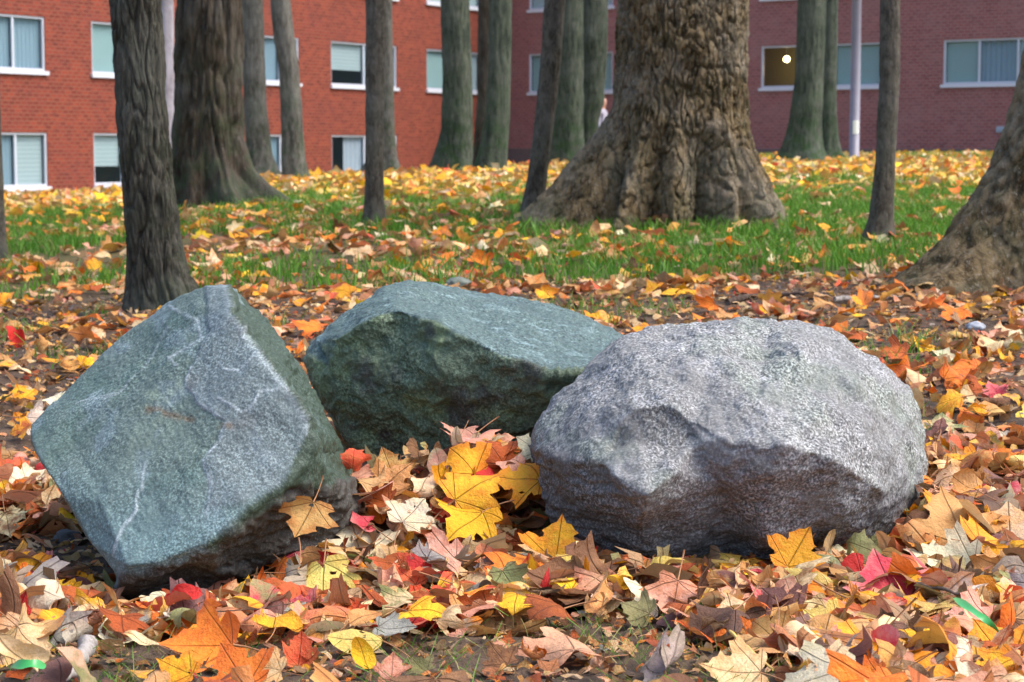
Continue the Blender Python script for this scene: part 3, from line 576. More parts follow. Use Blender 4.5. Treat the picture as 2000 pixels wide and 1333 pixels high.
# ------------------------------------------------------------------ brick building
M_BRICK = mat_brick(); M_BRICK2 = mat_brick('shade_haze_brick', (.31, .105, .095), (.23, .08, .075), (.30, .18, .17), (.33, .19, .18), (.13, .06, .06)); M_FRAME = mat_plain('window_frame', (.50, .53, .60), .4); M_SILL = mat_plain('stone_sill', (.60, .62, .68), .6, 0, 6, .2, (.4, .4, .42)); M_GLASS = mat_glass()  # second brick: right wing's bluish shade and haze put into its colour
M_BL = mat_blind('pale_blind', (.62, .68, .66)); M_BLG = mat_blind('green_blind', (.46, .60, .56), 14.0); M_CUR = mat_plain('curtain', (.36, .46, .52), .8); M_ROOM = mat_plain('dim_room', (.09, .10, .10), .9); M_WARM = mat_plain('warm_room', (.17, .14, .07), .8)
M_CONC = mat_plain('plinth', (.14, .10, .095), .9, 0, 3, .4, (.07, .06, .055))
corner = np.array(((985 - 1000) / F * 72, 72.0, 0)); Lp = np.array(((50 - 1000) / F * 50, 50.0, 0)); Rp = np.array(((1850 - 1000) / F * 61.7, 61.7, 0))
zgc = float(ground_z(corner[0], corner[1])[0])
bld = bpy.data.objects.new('apartment_building', None); COL.objects.link(bld); BB = (corner[0], corner[1], -1.2); bld.location = BB
tag(bld, 'red brick apartment building with rows of metal framed windows behind the trees', 'building')
def wing(A0, tdir, nrm, length, wins, rows, zbot, ztop, MBR):
    """wins: list of (s0, s1); rows per window list of (z0, z1)"""
    t3 = np.array(tdir); n3 = np.array(nrm); up = np.array((0, 0, 1.)); mb = MB()
    op = [(a, b, z0, z1) for (a, b), rw in zip(wins, rows) for (z0, z1, *_) in rw]
    cs = sorted({0, length, *[o[0] for o in op], *[o[1] for o in op]}); cz = sorted({zbot, ztop, *[o[2] for o in op], *[o[3] for o in op]})
    for i in range(len(cs) - 1):
        for j in range(len(cz) - 1):
            a, b, c, d = cs[i], cs[i + 1], cz[j], cz[j + 1]; m = ((a + b) / 2, (c + d) / 2)
            if any(o[0] < m[0] < o[1] and o[2] < m[1] < o[3] for o in op): continue
            P = lambda s, z: A0 + t3 * s + up * z
            mb.quad(P(a, c), P(b, c), P(b, d), P(a, d), [(a, c), (b, c), (b, d), (a, d)])
    for (a, b, c, d) in op:
        for (s0, z0), (s1, z1) in (((a, c), (b, c)), ((b, c), (b, d)), ((b, d), (a, d)), ((a, d), (a, c))):
            p = A0 + t3 * s0 + up * z0; q = A0 + t3 * s1 + up * z1; mb.quad(p, q, q - n3 * .25, p - n3 * .25, [(s0, z0), (s1, z1), (s1 + .1, z1 + .1), (s0 + .1, z0 + .1)])
    mb.build('wall', MBR, bld, BB)
    back = MB(); back.quad(*[A0 - n3 * 3.5 + t3 * s + up * z for s, z in ((0, zbot), (length, zbot), (length, ztop), (0, ztop))]); 
    for z in (zbot, -.55, 2.35, 5.25, ztop): back.quad(*[A0 + t3 * s + up * z - n3 * d for s, d in ((0, .26), (length, .26), (length, 3.49), (0, 3.49))])
    back.build('room_walls', M_ROOM, bld, BB)
    for (a, b), rw in zip(wins, rows):
        for (z0, z1, mull, types) in rw:
            fr = MB(); O = A0 - n3 * .10; fw = .06
            for q in ((a, b, z0, z0 + fw), (a, b, z1 - fw, z1), (a, a + fw, z0 + fw, z1 - fw), (b - fw, b, z0 + fw, z1 - fw)): fr.box(O, t3, n3, up, q[0], q[1], 0, .07, q[2], q[3])
            ms = [a + fw] + [a + (b - a) * k for k in mull] + [b - fw]
            for m_ in ms[1:-1]: fr.box(O, t3, n3, up, m_ - .035, m_ + .035, 0, .06, z0 + fw, z1 - fw)
            w_ = fr.build('window', M_FRAME, bld, BB)
            sb = MB(); sb.box(A0, t3, n3, up, a - .06, b + .06, -.04, .07, z0 - .10, z0 - .003); sb.build('sill', M_SILL, w_, BB)
            for k in range(len(ms) - 1):
                l = ms[k] + (.035 if k else 0); r_ = ms[k + 1] - (.035 if k < len(ms) - 2 else 0)
                g = MB(); g.box(O, t3, n3, up, l + .002, r_ - .002, .02, .03, z0 + fw + .002, z1 - fw - .002); g.build('pane', M_GLASS, w_, BB)
                ty = types[k % len(types)]
                if ty == 'd': continue
                frac = {'b': 0.0, 'g': .0, 'c': 0.0, 'h': .32, 'w': .0}[ty]; zb = z0 + .05 + frac * (z1 - z0)
                cm = {'b': M_BL, 'g': M_BLG, 'c': M_CUR, 'h': M_BL, 'w': M_SILL}[ty]
                c_ = MB(); ns = 14 if ty in 'cw' else 1
                for q in range(ns):
                    s0 = l + (r_ - l) * q / ns; s1 = l + (r_ - l) * (q + 1) / ns; o0 = .10 + (.03 if q % 2 else 0) * (ty in 'cw'); o1 = .10 + (0 if q % 2 else .03) * (ty in 'cw')
                    if ty == 'w' and q > 7: break
                    c_.quad(A0 - n3 * (.045 + o0) + t3 * s0 + up * zb, A0 - n3 * (.045 + o1) + t3 * s1 + up * zb, A0 - n3 * (.045 + o1) + t3 * s1 + up * (z1 - .03), A0 - n3 * (.045 + o0) + t3 * s0 + up * (z1 - .03))
                c_.build('curtain' if ty in 'cw' else 'blind', cm, w_, BB)
def wall_s(px, A0, t3):     # distance along a wing's wall seen at column px
    k = (px - 1000) / F; # X = k*Y (camera depth is close to Y at the horizon)
    return (k * A0[1] - A0[0]) / (t3[0] - k * t3[1])
tl = (Lp - corner); tl /= np.linalg.norm(tl); nl = np.array((-tl[1], tl[0], 0)); nl = nl if nl[1] < 0 else -nl
tr_ = (Rp - corner); tr_ /= np.linalg.norm(tr_); nr_ = np.array((-tr_[1], tr_[0], 0)); nr_ = nr_ if nr_[1] < 0 else -nr_
Z1, Z0, Z2, WH = H + 1.86, H - 1.04, H + 4.76, 1.36
ltypes = [(835, 940, 'gb', 'bc'), (650, 777, 'hc', 'wc'), (516, 588, 'cc', 'cw'), (187, 300, 'gc', 'hc'), (-25, 97, 'cc', 'cb'), (-330, -190, 'bb', 'cb')]
lw_, lr_ = [], []
for a, b, u_, l_ in ltypes:
    s0, s1 = sorted((wall_s(a, corner, tl), wall_s(b, corner, tl))); lw_.append((s0, s1)); m = [.5]
    lr_.append([(Z0, Z0 + WH, m, l_[::-1]), (Z1, Z1 + WH, m, u_[::-1]), (Z2, Z2 + WH, m, 'b')])
lr_[0] = lr_[0][1:]
wing(corner, tl, nl, 34, lw_, lr_, -1.6, 9.5, M_BRICK)
rtypes = [(1033, 1195, 'gcg'), (1482, 1715, 'dcg'), (1835, 2070, 'gcb'), (2290, 2480, 'gcb')]
rw_, rr_ = [], []
for a, b, u_ in rtypes:
    s0, s1 = sorted((wall_s(a, corner, tr_), wall_s(b, corner, tr_))); rw_.append((s0, s1)); m = [.33, .66] if b - a < 200 else [.30, .62]
    rr_.append([(Z1, Z1 + WH, m, u_), (Z2, Z2 + WH, m, 'b')])
wing(corner, tr_, nr_, 32, rw_, rr_, -1.6, 9.5, M_BRICK2)
# plinth strips at the foot, roof slab, vent
pm = MB(); pm.box(corner, tl, nl, (0, 0, 1), .06, 34, .003, .03, -1.6, -.28); pm.build('plinth', M_CONC, bld, BB)
pm = MB(); pm.box(corner, tr_, nr_, (0, 0, 1), .06, 32, .003, .03, -1.6, .78); pm.build('plinth', M_CONC, bld, BB)
rf = MB(); rf.box(corner, tl, nl, (0, 0, 1), -4, 34, -8, .15, 9.5, 9.8); rf.box(corner, tr_, nr_, (0, 0, 1), 0, 32, -8, .15, 9.503, 9.803); rf.build('roof', M_CONC, bld, BB)
sv = wall_s(1958, corner, tr_); vm = MB(); vm.box(corner, tr_, nr_, (0, 0, 1), sv - .27, sv + .27, .002, .05, 1.28, 1.46)
for k in range(3): vm.box(corner, tr_, nr_, (0, 0, 1), sv - .24, sv + .24, .05, .065, 1.31 + k * .045, 1.33 + k * .045)
vm.build('wall_vent', mat_plain('vent_metal', (.33, .40, .48), .4), bld, BB)
# lit room behind the first pane of the long window
s_l = wall_s(1494, corner, tr_); P0 = corner + tr_ * s_l - nr_ * 1.3; P0 = P0 + np.array((0, 0, Z1 + .98))
bm = bmesh.new(); bmesh.ops.create_uvsphere(bm, u_segments=20, v_segments=12, radius=.10)
me = bpy.data.meshes.new('lamp_globe'); bm.to_mesh(me); bm.free(); me.materials.append(mat_emit('lamp_glow', (1, .78, .36), 9))
lampo = link('ceiling_lamp', me, P0); tag(lampo, 'glowing round ceiling lamp seen through the window right of the giant tree', 'lamp')
v, f = tube_mesh([(0, 0, .15), (0, 0, .5)], [.015, .015], 6); link('lamp_stem', mesh_py('lamp_stem', v, f, M_FRAME), (0, 0, 0), lampo)
pl = bpy.data.lights.new('lamp_light', 'POINT'); pl.energy = 12; pl.color = (1, .7, .3); pl.shadow_soft_size = .2; plo = bpy.data.objects.new('lamp_light', pl); COL.objects.link(plo); plo.location = P0 + nr_ * .35 - np.array((0, 0, .35))
wm = MB(); wm.quad(*[corner - nr_ * 2.2 + tr_ * s + np.array((0, 0, z)) for s, z in ((s_l - 1.5, Z1 - .3), (s_l + 1.2, Z1 - .3), (s_l + 1.2, Z1 + 1.6), (s_l - 1.5, Z1 + 1.6))]); wm.build('room_partition', M_WARM, bld, BB)

# lamp post
M_POST = mat_plain('post_paint', (.20, .19, .24), .5, 0, 4, .4, (.12, .11, .13))
pb = at(1668, 319, 33); postroot = bpy.data.objects.new('lamp_post', None); COL.objects.link(postroot); postroot.location = pb
tag(postroot, 'plain lilac grey lamp post with a pale sticker, between two trees on the right', 'lamp post')
v, f = tube_mesh([(0, 0, -.2), (0, 0, 2), (0, 0, 6)], [.085, .08, .065], 20); link('pole', mesh_py('pole', v, f, M_POST), (0, 0, 0), postroot)
v, f = tube_mesh([(0, 0, -.1), (0, 0, .06), (0, 0, .08)], [.15, .15, .11], 20); link('base_plate', mesh_py('base_plate', v, f, M_POST), (0, 0, 0), postroot)
v, f = tube_mesh([(0, 0, 6), (-.3, -.1, 6.15), (-.9, -.3, 6.2)], [.05, .05, .12], 12); link('lamp_head', mesh_py('lamp_head', v, f, M_POST), (0, 0, 0), postroot)
st = MB()
for k in range(6):
    a0, a1 = math.radians(-120 + k * 12), math.radians(-108 + k * 12); q = .0855
    st.quad((q * math.cos(a0), q * math.sin(a0), .48), (q * math.cos(a1), q * math.sin(a1), .48), (q * math.cos(a1), q * math.sin(a1), .70), (q * math.cos(a0), q * math.sin(a0), .70))
me = mesh_np('sticker', np.array(st.v), np.array(st.f), mat_plain('sticker_paper', (.75, .78, .70), .5)); link('sticker', me, (0, 0, 0), postroot)

# ------------------------------------------------------------------ person walking far behind
def person():
    B = at(1176, 343, 50); B[2] = float(ground_z(B[0], B[1])[0])
    J = {'pel': (0, 0, .93, .14, .11), 'ch': (0, 0, 1.2, .16, .11), 'sh': (0, 0, 1.42, .13, .09), 'nk': (0, -.01, 1.50, .055, .055), 'hd0': (0, -.02, 1.58, .075, .085), 'hd1': (0, -.03, 1.68, .078, .095), 'hd2': (0, -.02, 1.76, .045, .055)}
    E = [('pel', 'ch'), ('ch', 'sh'), ('sh', 'nk'), ('nk', 'hd0'), ('hd0', 'hd1'), ('hd1', 'hd2')]
    for s, k in ((-1, 'l'), (1, 'r')):
        J.update({k + 's': (s * .19, 0, 1.38, .055, .055), k + 'e': (s * .25, .02 * s, 1.12, .043, .043), k + 'w': (s * .24, -.12, .92, .03, .03), k + 'h': (s * .235, -.17, .85, .035, .02),
                  k + 'hp': (s * .10, 0, .86, .09, .09), k + 'k': (s * .11, -.12 * s, .50, .06, .065), k + 'a': (s * .11, -.05 * s + .08, .10, .042, .045), k + 't': (s * .12, -.05 * s - .1, .04, .045, .035)})
        E += [('sh', k + 's'), (k + 's', k + 'e'), (k + 'e', k + 'w'), (k + 'w', k + 'h'), ('pel', k + 'hp'), (k + 'hp', k + 'k'), (k + 'k', k + 'a'), (k + 'a', k + 't')]
        for q in range(5):
            fx = (-.03 + .015 * q) ; J[k + 'f%d' % q] = (s * .235 + fx, -.21 + (.02 if q in (0, 4) else 0), .79 + (.04 if q == 0 else 0), .008, .008); E.append((k + 'h', k + 'f%d' % q))
    ks = list(J); me = bpy.data.meshes.new('person'); me.from_pydata([J[k][:3] for k in ks], [(ks.index(a), ks.index(b)) for a, b in E], [])
    o = bpy.data.objects.new('tmp', me); COL.objects.link(o); o.modifiers.new('s', 'SKIN'); sk = me.skin_vertices[0].data if me.skin_vertices else None
    if sk is None:
        bm = bmesh.new(); bm.from_mesh(me); bm.verts.layers.skin.verify(); bm.to_mesh(me); bm.free(); sk = me.skin_vertices[0].data
    for i, k in enumerate(ks): sk[i].radius = J[k][3:]
    sk[0].use_root = True
    sub = o.modifiers.new('u', 'SUBSURF'); sub.levels = 2
    ev = o.evaluated_get(bpy.context.evaluated_depsgraph_get()); m2 = bpy.data.meshes.new_from_object(ev); bpy.data.objects.remove(o)
    m2.name = 'person'; m2.materials.clear()
    for m_ in (mat_plain('skin', (.55, .28, .2), .5), mat_plain('white_jacket', (.30, .28, .34), .8, 0, 8, .2, (.5, .5, .6)), mat_plain('navy_trousers', (.02, .025, .05), .8, 0, 8, .2, (.05, .05, .08)), mat_plain('shoe', (.05, .03, .02), .6)): m2.materials.append(m_)
    for p in m2.polygons:
        z = p.center.z; x = abs(p.center.x); p.use_smooth = True
        p.material_index = 0 if z > 1.48 or (x > .17 and z < .92) else (1 if z > .9 else (2 if z > .1 else 3))
    r = link('person', m2, B); r.rotation_euler.z = math.radians(60)
    tag(r, 'person in a white jacket and dark trousers walking beyond the giant tree roots', 'person')
    bm = bmesh.new(); bmesh.ops.create_icosphere(bm, subdivisions=3, radius=.115); bmesh.ops.scale(bm, vec=(.85, 1, 1.05), verts=bm.verts); bmesh.ops.translate(bm, vec=(0, .02, 1.70), verts=bm.verts)
    bmesh.ops.delete(bm, geom=[v_ for v_ in bm.verts if v_.co.y < -.055 and v_.co.z < 1.74], context='VERTS')
    hm = bpy.data.meshes.new('hair'); bm.to_mesh(hm); bm.free(); hm.materials.append(mat_plain('dark_hair', (.03, .02, .015), .7)); link('hair', hm, (0, 0, 0), r)
person()

# ------------------------------------------------------------------ leaves
M_LEAF = mat_leaf(); M_STALK = mat_plain('leaf_stalk', (.30, .13, .05), .6)
rng = np.random.RandomState(11)
HALF = [(0, 0), (.12, -.08), (.26, -.12), (.38, -.09), (.50, 0), (.42, .08), (.40, .15), (.52, .19), (.62, .25), (.78, .41), (.66, .45), (.60, .56), (.48, .53), (.38, .52), (.30, .54), (.31, .62), (.37, .70), (.27, .75), (.20, .84), (.10, .90), (0, 1.06)]
def outline(kind, r, low=0):
    if kind == 'maple':
        sx, tw = r.uniform(.85, 1.12), r.uniform(.85, 1.15); h = HALF if not low else ([HALF[i] for i in (0, 2, 4, 6, 9, 11, 14, 16, 18, 20)] if low == 1 else [HALF[i] for i in (0, 4, 9, 14, 20)])
        def side(s):
            o = []
            for x, y in h:
                q = math.hypot(x, y) ; k = 1 + (q - .45) * (tw - 1) * .8; o.append((s * (x * sx * k + (r.normal(0, .02) if x else 0)), y * k + r.normal(0, .018)))
            return o
        a = side(1); b = side(-1)[1:-1][::-1]; return a + b
    if kind == 'torn':
        n = 34 if not low else 9; ph = r.uniform(0, 6.28, 5); o = []
        for k in range(n):
            q = k / n * 2 * math.pi; rad = .46 * (1 + .30 * math.cos(2 * q + ph[0]) + .16 * math.cos(3 * q + ph[1]) + .12 * math.cos(5 * q + ph[2]) + .06 * math.cos(9 * q + ph[3])) + r.normal(0, .012)
            o.append((rad * math.cos(q) * .9, .45 + rad * math.sin(q)))
        return o
    n = 18 if not low else 8; wd = r.uniform(.30, .44) if kind == 'oval' else r.uniform(.14, .2); o = []
    for k in range(n):
        t = k / n * 2 * math.pi; y = .5 - .5 * math.cos(t); x = wd * math.sin(t) * (1 - .25 * y) * (1 + .06 * (k % 2)); o.append((x, y * 1.1))
    return o
def template(kind, r, space, low=0):
    ol = outline(kind, r, low)
    pts = [Vector(p) for p in ol]; n = len(ol); O = np.array(ol); inner = []
    if space:
        g = np.arange(-1.0, 1.3, space)
        G = np.array([(x + (space / 2 if j % 2 else 0), y) for j, y in enumerate(g) for x in g]); G += r.uniform(-.12, .12, G.shape) * space
        ok = inpoly(G[:, 0], G[:, 1], ol) & (polydist(G[:, 0], G[:, 1], ol + [ol[0]]) > space * .35)
        inner = [Vector(p) for p in G[ok]]
    res = delaunay_2d_cdt(pts + inner, [(i, (i + 1) % n) for i in range(n)], [], 1, 1e-5)
    V = np.array([tuple(v) for v in res[0]]); T = np.array([f for f in res[2] if len(f) == 3])
    # wind upwards
    a = V[T[:, 1]] - V[T[:, 0]]; b = V[T[:, 2]] - V[T[:, 0]]; neg = (a[:, 0] * b[:, 1] - a[:, 1] * b[:, 0]) < 0; T[neg] = T[neg][:, ::-1]
    if low == 0 and space and space < .15 and r.rand() < .3:       # holes eaten in the blade
        for _ in range(r.randint(1, 4)):
            c = V[r.randint(len(V))]; tc = V[T].mean(1); T = T[np.hypot(tc[:, 0] - c[0], tc[:, 1] - c[1]) > .045]
    return V, T
def deform(V2, r, amt=1.0):
    x = V2[:, 0].copy(); y = V2[:, 1] - .42; z = np.zeros(len(x)); uv = V2.copy()
    kind = r.rand()
    for _ in range(3):
        a = r.uniform(0, 6.28); fq = r.uniform(3, 8); z += amt * .035 * np.sin((x * math.cos(a) + y * math.sin(a)) * fq + r.uniform(0, 6))
    z += amt * r.uniform(-.1, .35) * np.abs(x) ** 1.15
    rad = np.hypot(x, y); z += amt * r.uniform(-.15, .32) * rad ** 2.2
    tips = np.clip(rad - .35, 0, 1); th = np.arctan2(y, x); z += amt * tips * .38 * np.sin(th * r.randint(2, 5) + r.uniform(0, 6))
    P = np.stack([x, y, z], 1)
    for _ in range(2):
        k = r.choice([r.uniform(.1, 1), r.uniform(.8, 2.4), r.uniform(2, 4.5)], p=[.5, .36, .14]) * amt * r.choice([1, -.7]); a = r.uniform(0, math.pi)
        ca, sa = math.cos(a), math.sin(a); u = P[:, 0] * ca + P[:, 1] * sa; v = -P[:, 0] * sa + P[:, 1] * ca; zz = P[:, 2]
        un = np.sin(k * u) * (1 / k - zz); zn = 1 / k - np.cos(k * u) * (1 / k - zz)
        P = np.stack([un * ca - v * sa, un * sa + v * ca, zn], 1)
    P[:, 2] -= np.percentile(P[:, 2], 20)
    return P, uv
def pool(n, space, low, kinds, seed, amt=1.0):
    r = np.random.RandomState(seed); o = []
    for i in range(n):
        V, T = template(kinds[i % len(kinds)], r, space, low); P, uv = deform(V, r, amt * r.uniform(.5, 1.35)); o.append((P, T, uv))
    return o
K = ['maple', 'torn', 'maple', 'oval', 'maple', 'torn', 'maple', 'torn', 'maple', 'narrow', 'torn']
P_HI = pool(120, .075, 0, K, 1, 1.3); P_MID = pool(50, .26, 1, K, 2, 1.1); P_LOW = pool(30, 0, 2, ['maple'], 3, .8)
PAL = {  # linear base colours: main, second
 'bright yellow': ((.86, .50, .012), (.80, .36, .01)), 'golden yellow': ((.80, .38, .012), (.68, .22, .01)), 'orange': ((.72, .20, .012), (.60, .12, .012)), 'rust orange': ((.42, .09, .012), (.30, .06, .012)),
 'tan': ((.56, .30, .10), (.42, .18, .045)), 'pale tan': ((.74, .52, .29), (.60, .34, .14)), 'cream': ((.76, .66, .46), (.66, .54, .34)), 'pinkish tan': ((.66, .33, .21), (.55, .20, .11)), 'brown': ((.22, .10, .04), (.14, .06, .025)), 'dark brown': ((.09, .042, .02), (.15, .07, .04)),
 'red': ((.46, .018, .012), (.36, .012, .01)), 'coral red': ((.70, .085, .03), (.62, .15, .05)), 'crimson pink': ((.58, .045, .07), (.62, .20, .18)), 'grey': ((.30, .27, .24), (.22, .19, .17)), 'olive': ((.24, .23, .09), (.17, .15, .06)), 'pale yellow': ((.74, .56, .14), (.66, .46, .10)), 'green': ((.06, .22, .025), (.05, .16, .02)), 'purplish brown': ((.15, .06, .05), (.22, .10, .08)), 'salmon': ((.72, .34, .24), (.66, .26, .16))}
W_NEAR = {'tan': 17, 'pale tan': 18, 'pinkish tan': 11, 'brown': 8, 'rust orange': 10, 'orange': 8, 'golden yellow': 8, 'bright yellow': 2.5, 'red': 2, 'coral red': 2.5, 'crimson pink': 1, 'grey': 4, 'olive': 2.5, 'dark brown': 3, 'cream': 8, 'purplish brown': 2.5, 'salmon': 4, 'pale yellow': 2, 'green': .2}
W_UNDER = {'brown': 20, 'dark brown': 8, 'tan': 22, 'rust orange': 11, 'pale tan': 16, 'orange': 5, 'purplish brown': 4, 'golden yellow': 4, 'pinkish tan': 8, 'red': .8, 'grey': 3}
W_MID = {'orange': 15, 'golden yellow': 16, 'rust orange': 9, 'tan': 20, 'pale tan': 18, 'brown': 14, 'bright yellow': 4, 'coral red': 1.8, 'red': .7, 'pinkish tan': 8, 'cream': 3}
W_FAR = {'golden yellow': 26, 'pale yellow': 24, 'bright yellow': 20, 'orange': 12, 'pale tan': 12, 'tan': 5, 'cream': 5}
def picker(Wt):
    k = list(Wt); p = np.array([Wt[q] for q in k], float); p /= p.sum(); return lambda r: k[r.choice(len(k), p=p)]
pk_near, pk_under, pk_mid, pk_far = map(picker, (W_NEAR, W_UNDER, W_MID, W_FAR))
def cols(name, r):
    a, b = PAL[name]; v = r.uniform(.85, 1.3)
    if r.rand() < .24: b = PAL[['orange', 'rust orange', 'tan', 'olive', 'golden yellow', 'brown', 'tan', 'pale tan', 'salmon', 'coral red'][r.randint(9 if 'tan' in name or name in ('brown', 'grey', 'cream') else 10)]][0]
    return np.clip(np.array(a) * v * r.uniform(.92, 1.08, 3), 0, .92), np.clip(np.array(b) * v * r.uniform(.9, 1.1, 3), 0, .92)
def rotm(yaw, tilt, td):
    """yaw about z, then tilt by angle about the horizontal axis facing direction td"""
    cz, sz = math.cos(yaw), math.sin(yaw); Rz = np.array([[cz, -sz, 0], [sz, cz, 0], [0, 0, 1]])
    ax = np.array((-math.sin(td), math.cos(td), 0)); c, s = math.cos(tilt), math.sin(tilt); Kx = np.array([[0, 0, ax[1]], [0, 0, -ax[0]], [-ax[1], ax[0], 0]])
    return (np.eye(3) + s * Kx + (1 - c) * Kx @ Kx) @ Rz
class Heap:
    def __init__(s): s.V = []; s.T = []; s.U = []; s.A = []; s.B = []; s.n = 0
    def add(s, tpl, pos, Rm, sc, c1, c2, rd):
        P, T, uv = tpl; s.V.append(P @ Rm.T * sc + pos); s.T.append(T + s.n); s.U.append(uv); n = len(P); s.n += n
        s.A.append(np.tile(np.array((*c1, rd), np.float32), (n, 1))); s.B.append(np.tile(np.array((*c2, 1), np.float32), (n, 1)))
heap = Heap()
def scatter(n, Y0, Y1, tpls, pk, size, lift, dens, tiltsd, margin=1.12, power=1.0):
    global rng
    k = 0; tries = 0; ym = (Y0 + Y1) / 2; n = int(n * (1 + 1.4 / (.257 * margin * ym)))
    while k < n and tries < n * 12:
        B = 2048; tries += B
        Y = Y0 + (Y1 - Y0) * rng.rand(B) ** power; half = .257 * margin * Y + 1.4; X = (rng.rand(B) * 2 - 1) * half
        acc = rng.rand(B) < half / (.257 * margin * Y1 + 1.4); X, Y = X[acc], Y[acc]
        d = dens(X, Y); a2 = rng.rand(len(X)) < d; X, Y = X[a2], Y[a2]
        Z = ground_z(X, Y); pl_ = pile(X, Y)
        for x, y, z, q in zip(X, Y, Z, pl_):
            if k >= n: break
            if y < 6.3 and in_rock((x, y, z + .03)): continue
            h = q * (rng.uniform(.55, 1.05)) + lift * rng.rand() ** 1.3
            c = pk(rng); c1, c2 = cols(c, rng)
            Rm = rotm(rng.uniform(0, 6.28), abs(rng.normal(0, tiltsd)), rng.uniform(0, 6.28))
            if rng.rand() < .35: Rm = Rm @ np.diag((1, -1, -1.))
            heap.add(tpls[rng.randint(len(tpls))], np.array((x, y, z + h + .006)), Rm, size * rng.uniform(.55, 1.25), c1, c2, rng.rand()); k += 1
def nz(X, Y, f, off=0): return perlin(np.stack([X, Y, 0 * X + off], 1) * f)
def d_near(X, Y): return np.clip(1.0 - bare(X, Y) * 1.3, 0.010, 1)
def d_n2(X, Y): return np.clip(.42 + 1.2 * nz(X, Y, 1.3) + .5 * nz(X, Y, 4, 3), .12, 1)
scatter(2800, 2.7, 5.3, P_HI, pk_under, .105, .022, d_near, .26)
scatter(2000, 2.75, 5.4, P_HI, pk_near, .110, .04, d_near, .36)
scatter(520, 5.1, 7.2, P_HI, pk_mid, .092, .02, d_n2, .38)
scatter(1150, 7.0, 10.5, P_MID, pk_mid, .09, .03, d_n2, .40)
scatter(1900, 10.3, 16, P_MID, pk_mid, .10, .06, lambda X, Y: np.clip(.5 + 1.5 * nz(X, Y, .7, 5) + .4 * (Y < 12) - .8 * np.exp(-((X - .09 * Y) / 1.5) ** 2 - ((Y - 12.2) / 1.3) ** 2), .12, 1), .5)
scatter(3000, 15.5, 24, P_LOW, pk_far, .12, .08, lambda X, Y: np.clip(.3 + .9 * nz(X, Y, .5, 8) + sstep(16, 20, Y) * .5, .08, 1), .5)
scatter(5200, 23, 34, P_LOW, pk_far, .14, .08, lambda X, Y: 0 * X + 1, .7)
scatter(6500, 33, 70, P_LOW, pk_far, .17, .06, lambda X, Y: 0 * X + 1, .7)
# shreds of broken leaf and bark
P_CHIP = pool(24, 0, 2, ['oval', 'narrow', 'maple'], 5, 1.2)
scatter(5200, 2.7, 5.2, P_CHIP, pk_under, .03, .012, lambda X, Y: 0 * X + 1, .5)
scatter(9000, 5.0, 9.5, P_CHIP, pk_under, .036, .012, lambda X, Y: 0 * X + 1, .5)

# 300 single leaves on top
CN = {}
leaf_objs = []
def single(px, py, wpx, cname, spin, tilt, face, desc, D=None, tpl=None, lift=.03, label=None, seed=0):
    r = np.random.RandomState(seed * 7 + 1000)
    p = hit_ground(px, py, lift) if D is None else at(px, py, D)
    dist = p[1]; size = wpx / F * dist / 1.25
    P, T, uv = tpl if tpl is not None else P_HI[r.randint(len(P_HI))]
    c1, c2 = cols(cname, r); c2 = c2 if label is None else np.clip(np.array(PAL[cname][1]) * 1.1, 0, .9); Rm = rotm(spin, tilt, face)
    V = P @ Rm.T * size; n = len(V)
    me = mesh_np('maple_leaf', V, T, M_LEAF, uv, {'leafcol': np.tile((*c1, r.rand()), (n, 1)), 'leafcol2': np.tile((*c2, 1), (n, 1))})
    o = link('maple_leaf', me, p)
    b = np.argmin(np.abs(uv).sum(1)); v0 = V[b]; dr = Rm @ np.array((0, -1, r.uniform(-.5, .2))); dr /= np.linalg.norm(dr); sd_ = Rm @ np.array((1, 0, 0.)) * r.uniform(-.4, .4)
    pts = [v0 + (dr * t + sd_ * t * t) * size * .75 for t in (0, .25, .5, .75, 1)]; vv, ff = tube_mesh(pts, np.array([.018, .014, .013, .014, .022]) * size, 5)
    link('stalk', mesh_py('stalk', vv, ff, M_STALK), (0, 0, 0), o)
    leaf_objs.append((o, px, py, cname, desc, label)); return o
UP = -math.pi / 2      # tilt direction that turns the upper side to the camera
def T_(seed, amt=.5, kind='maple'):
    r = np.random.RandomState(seed); V, T = template(kind, r, .075, 0); P, uv = deform(V, r, amt); return P, T, uv
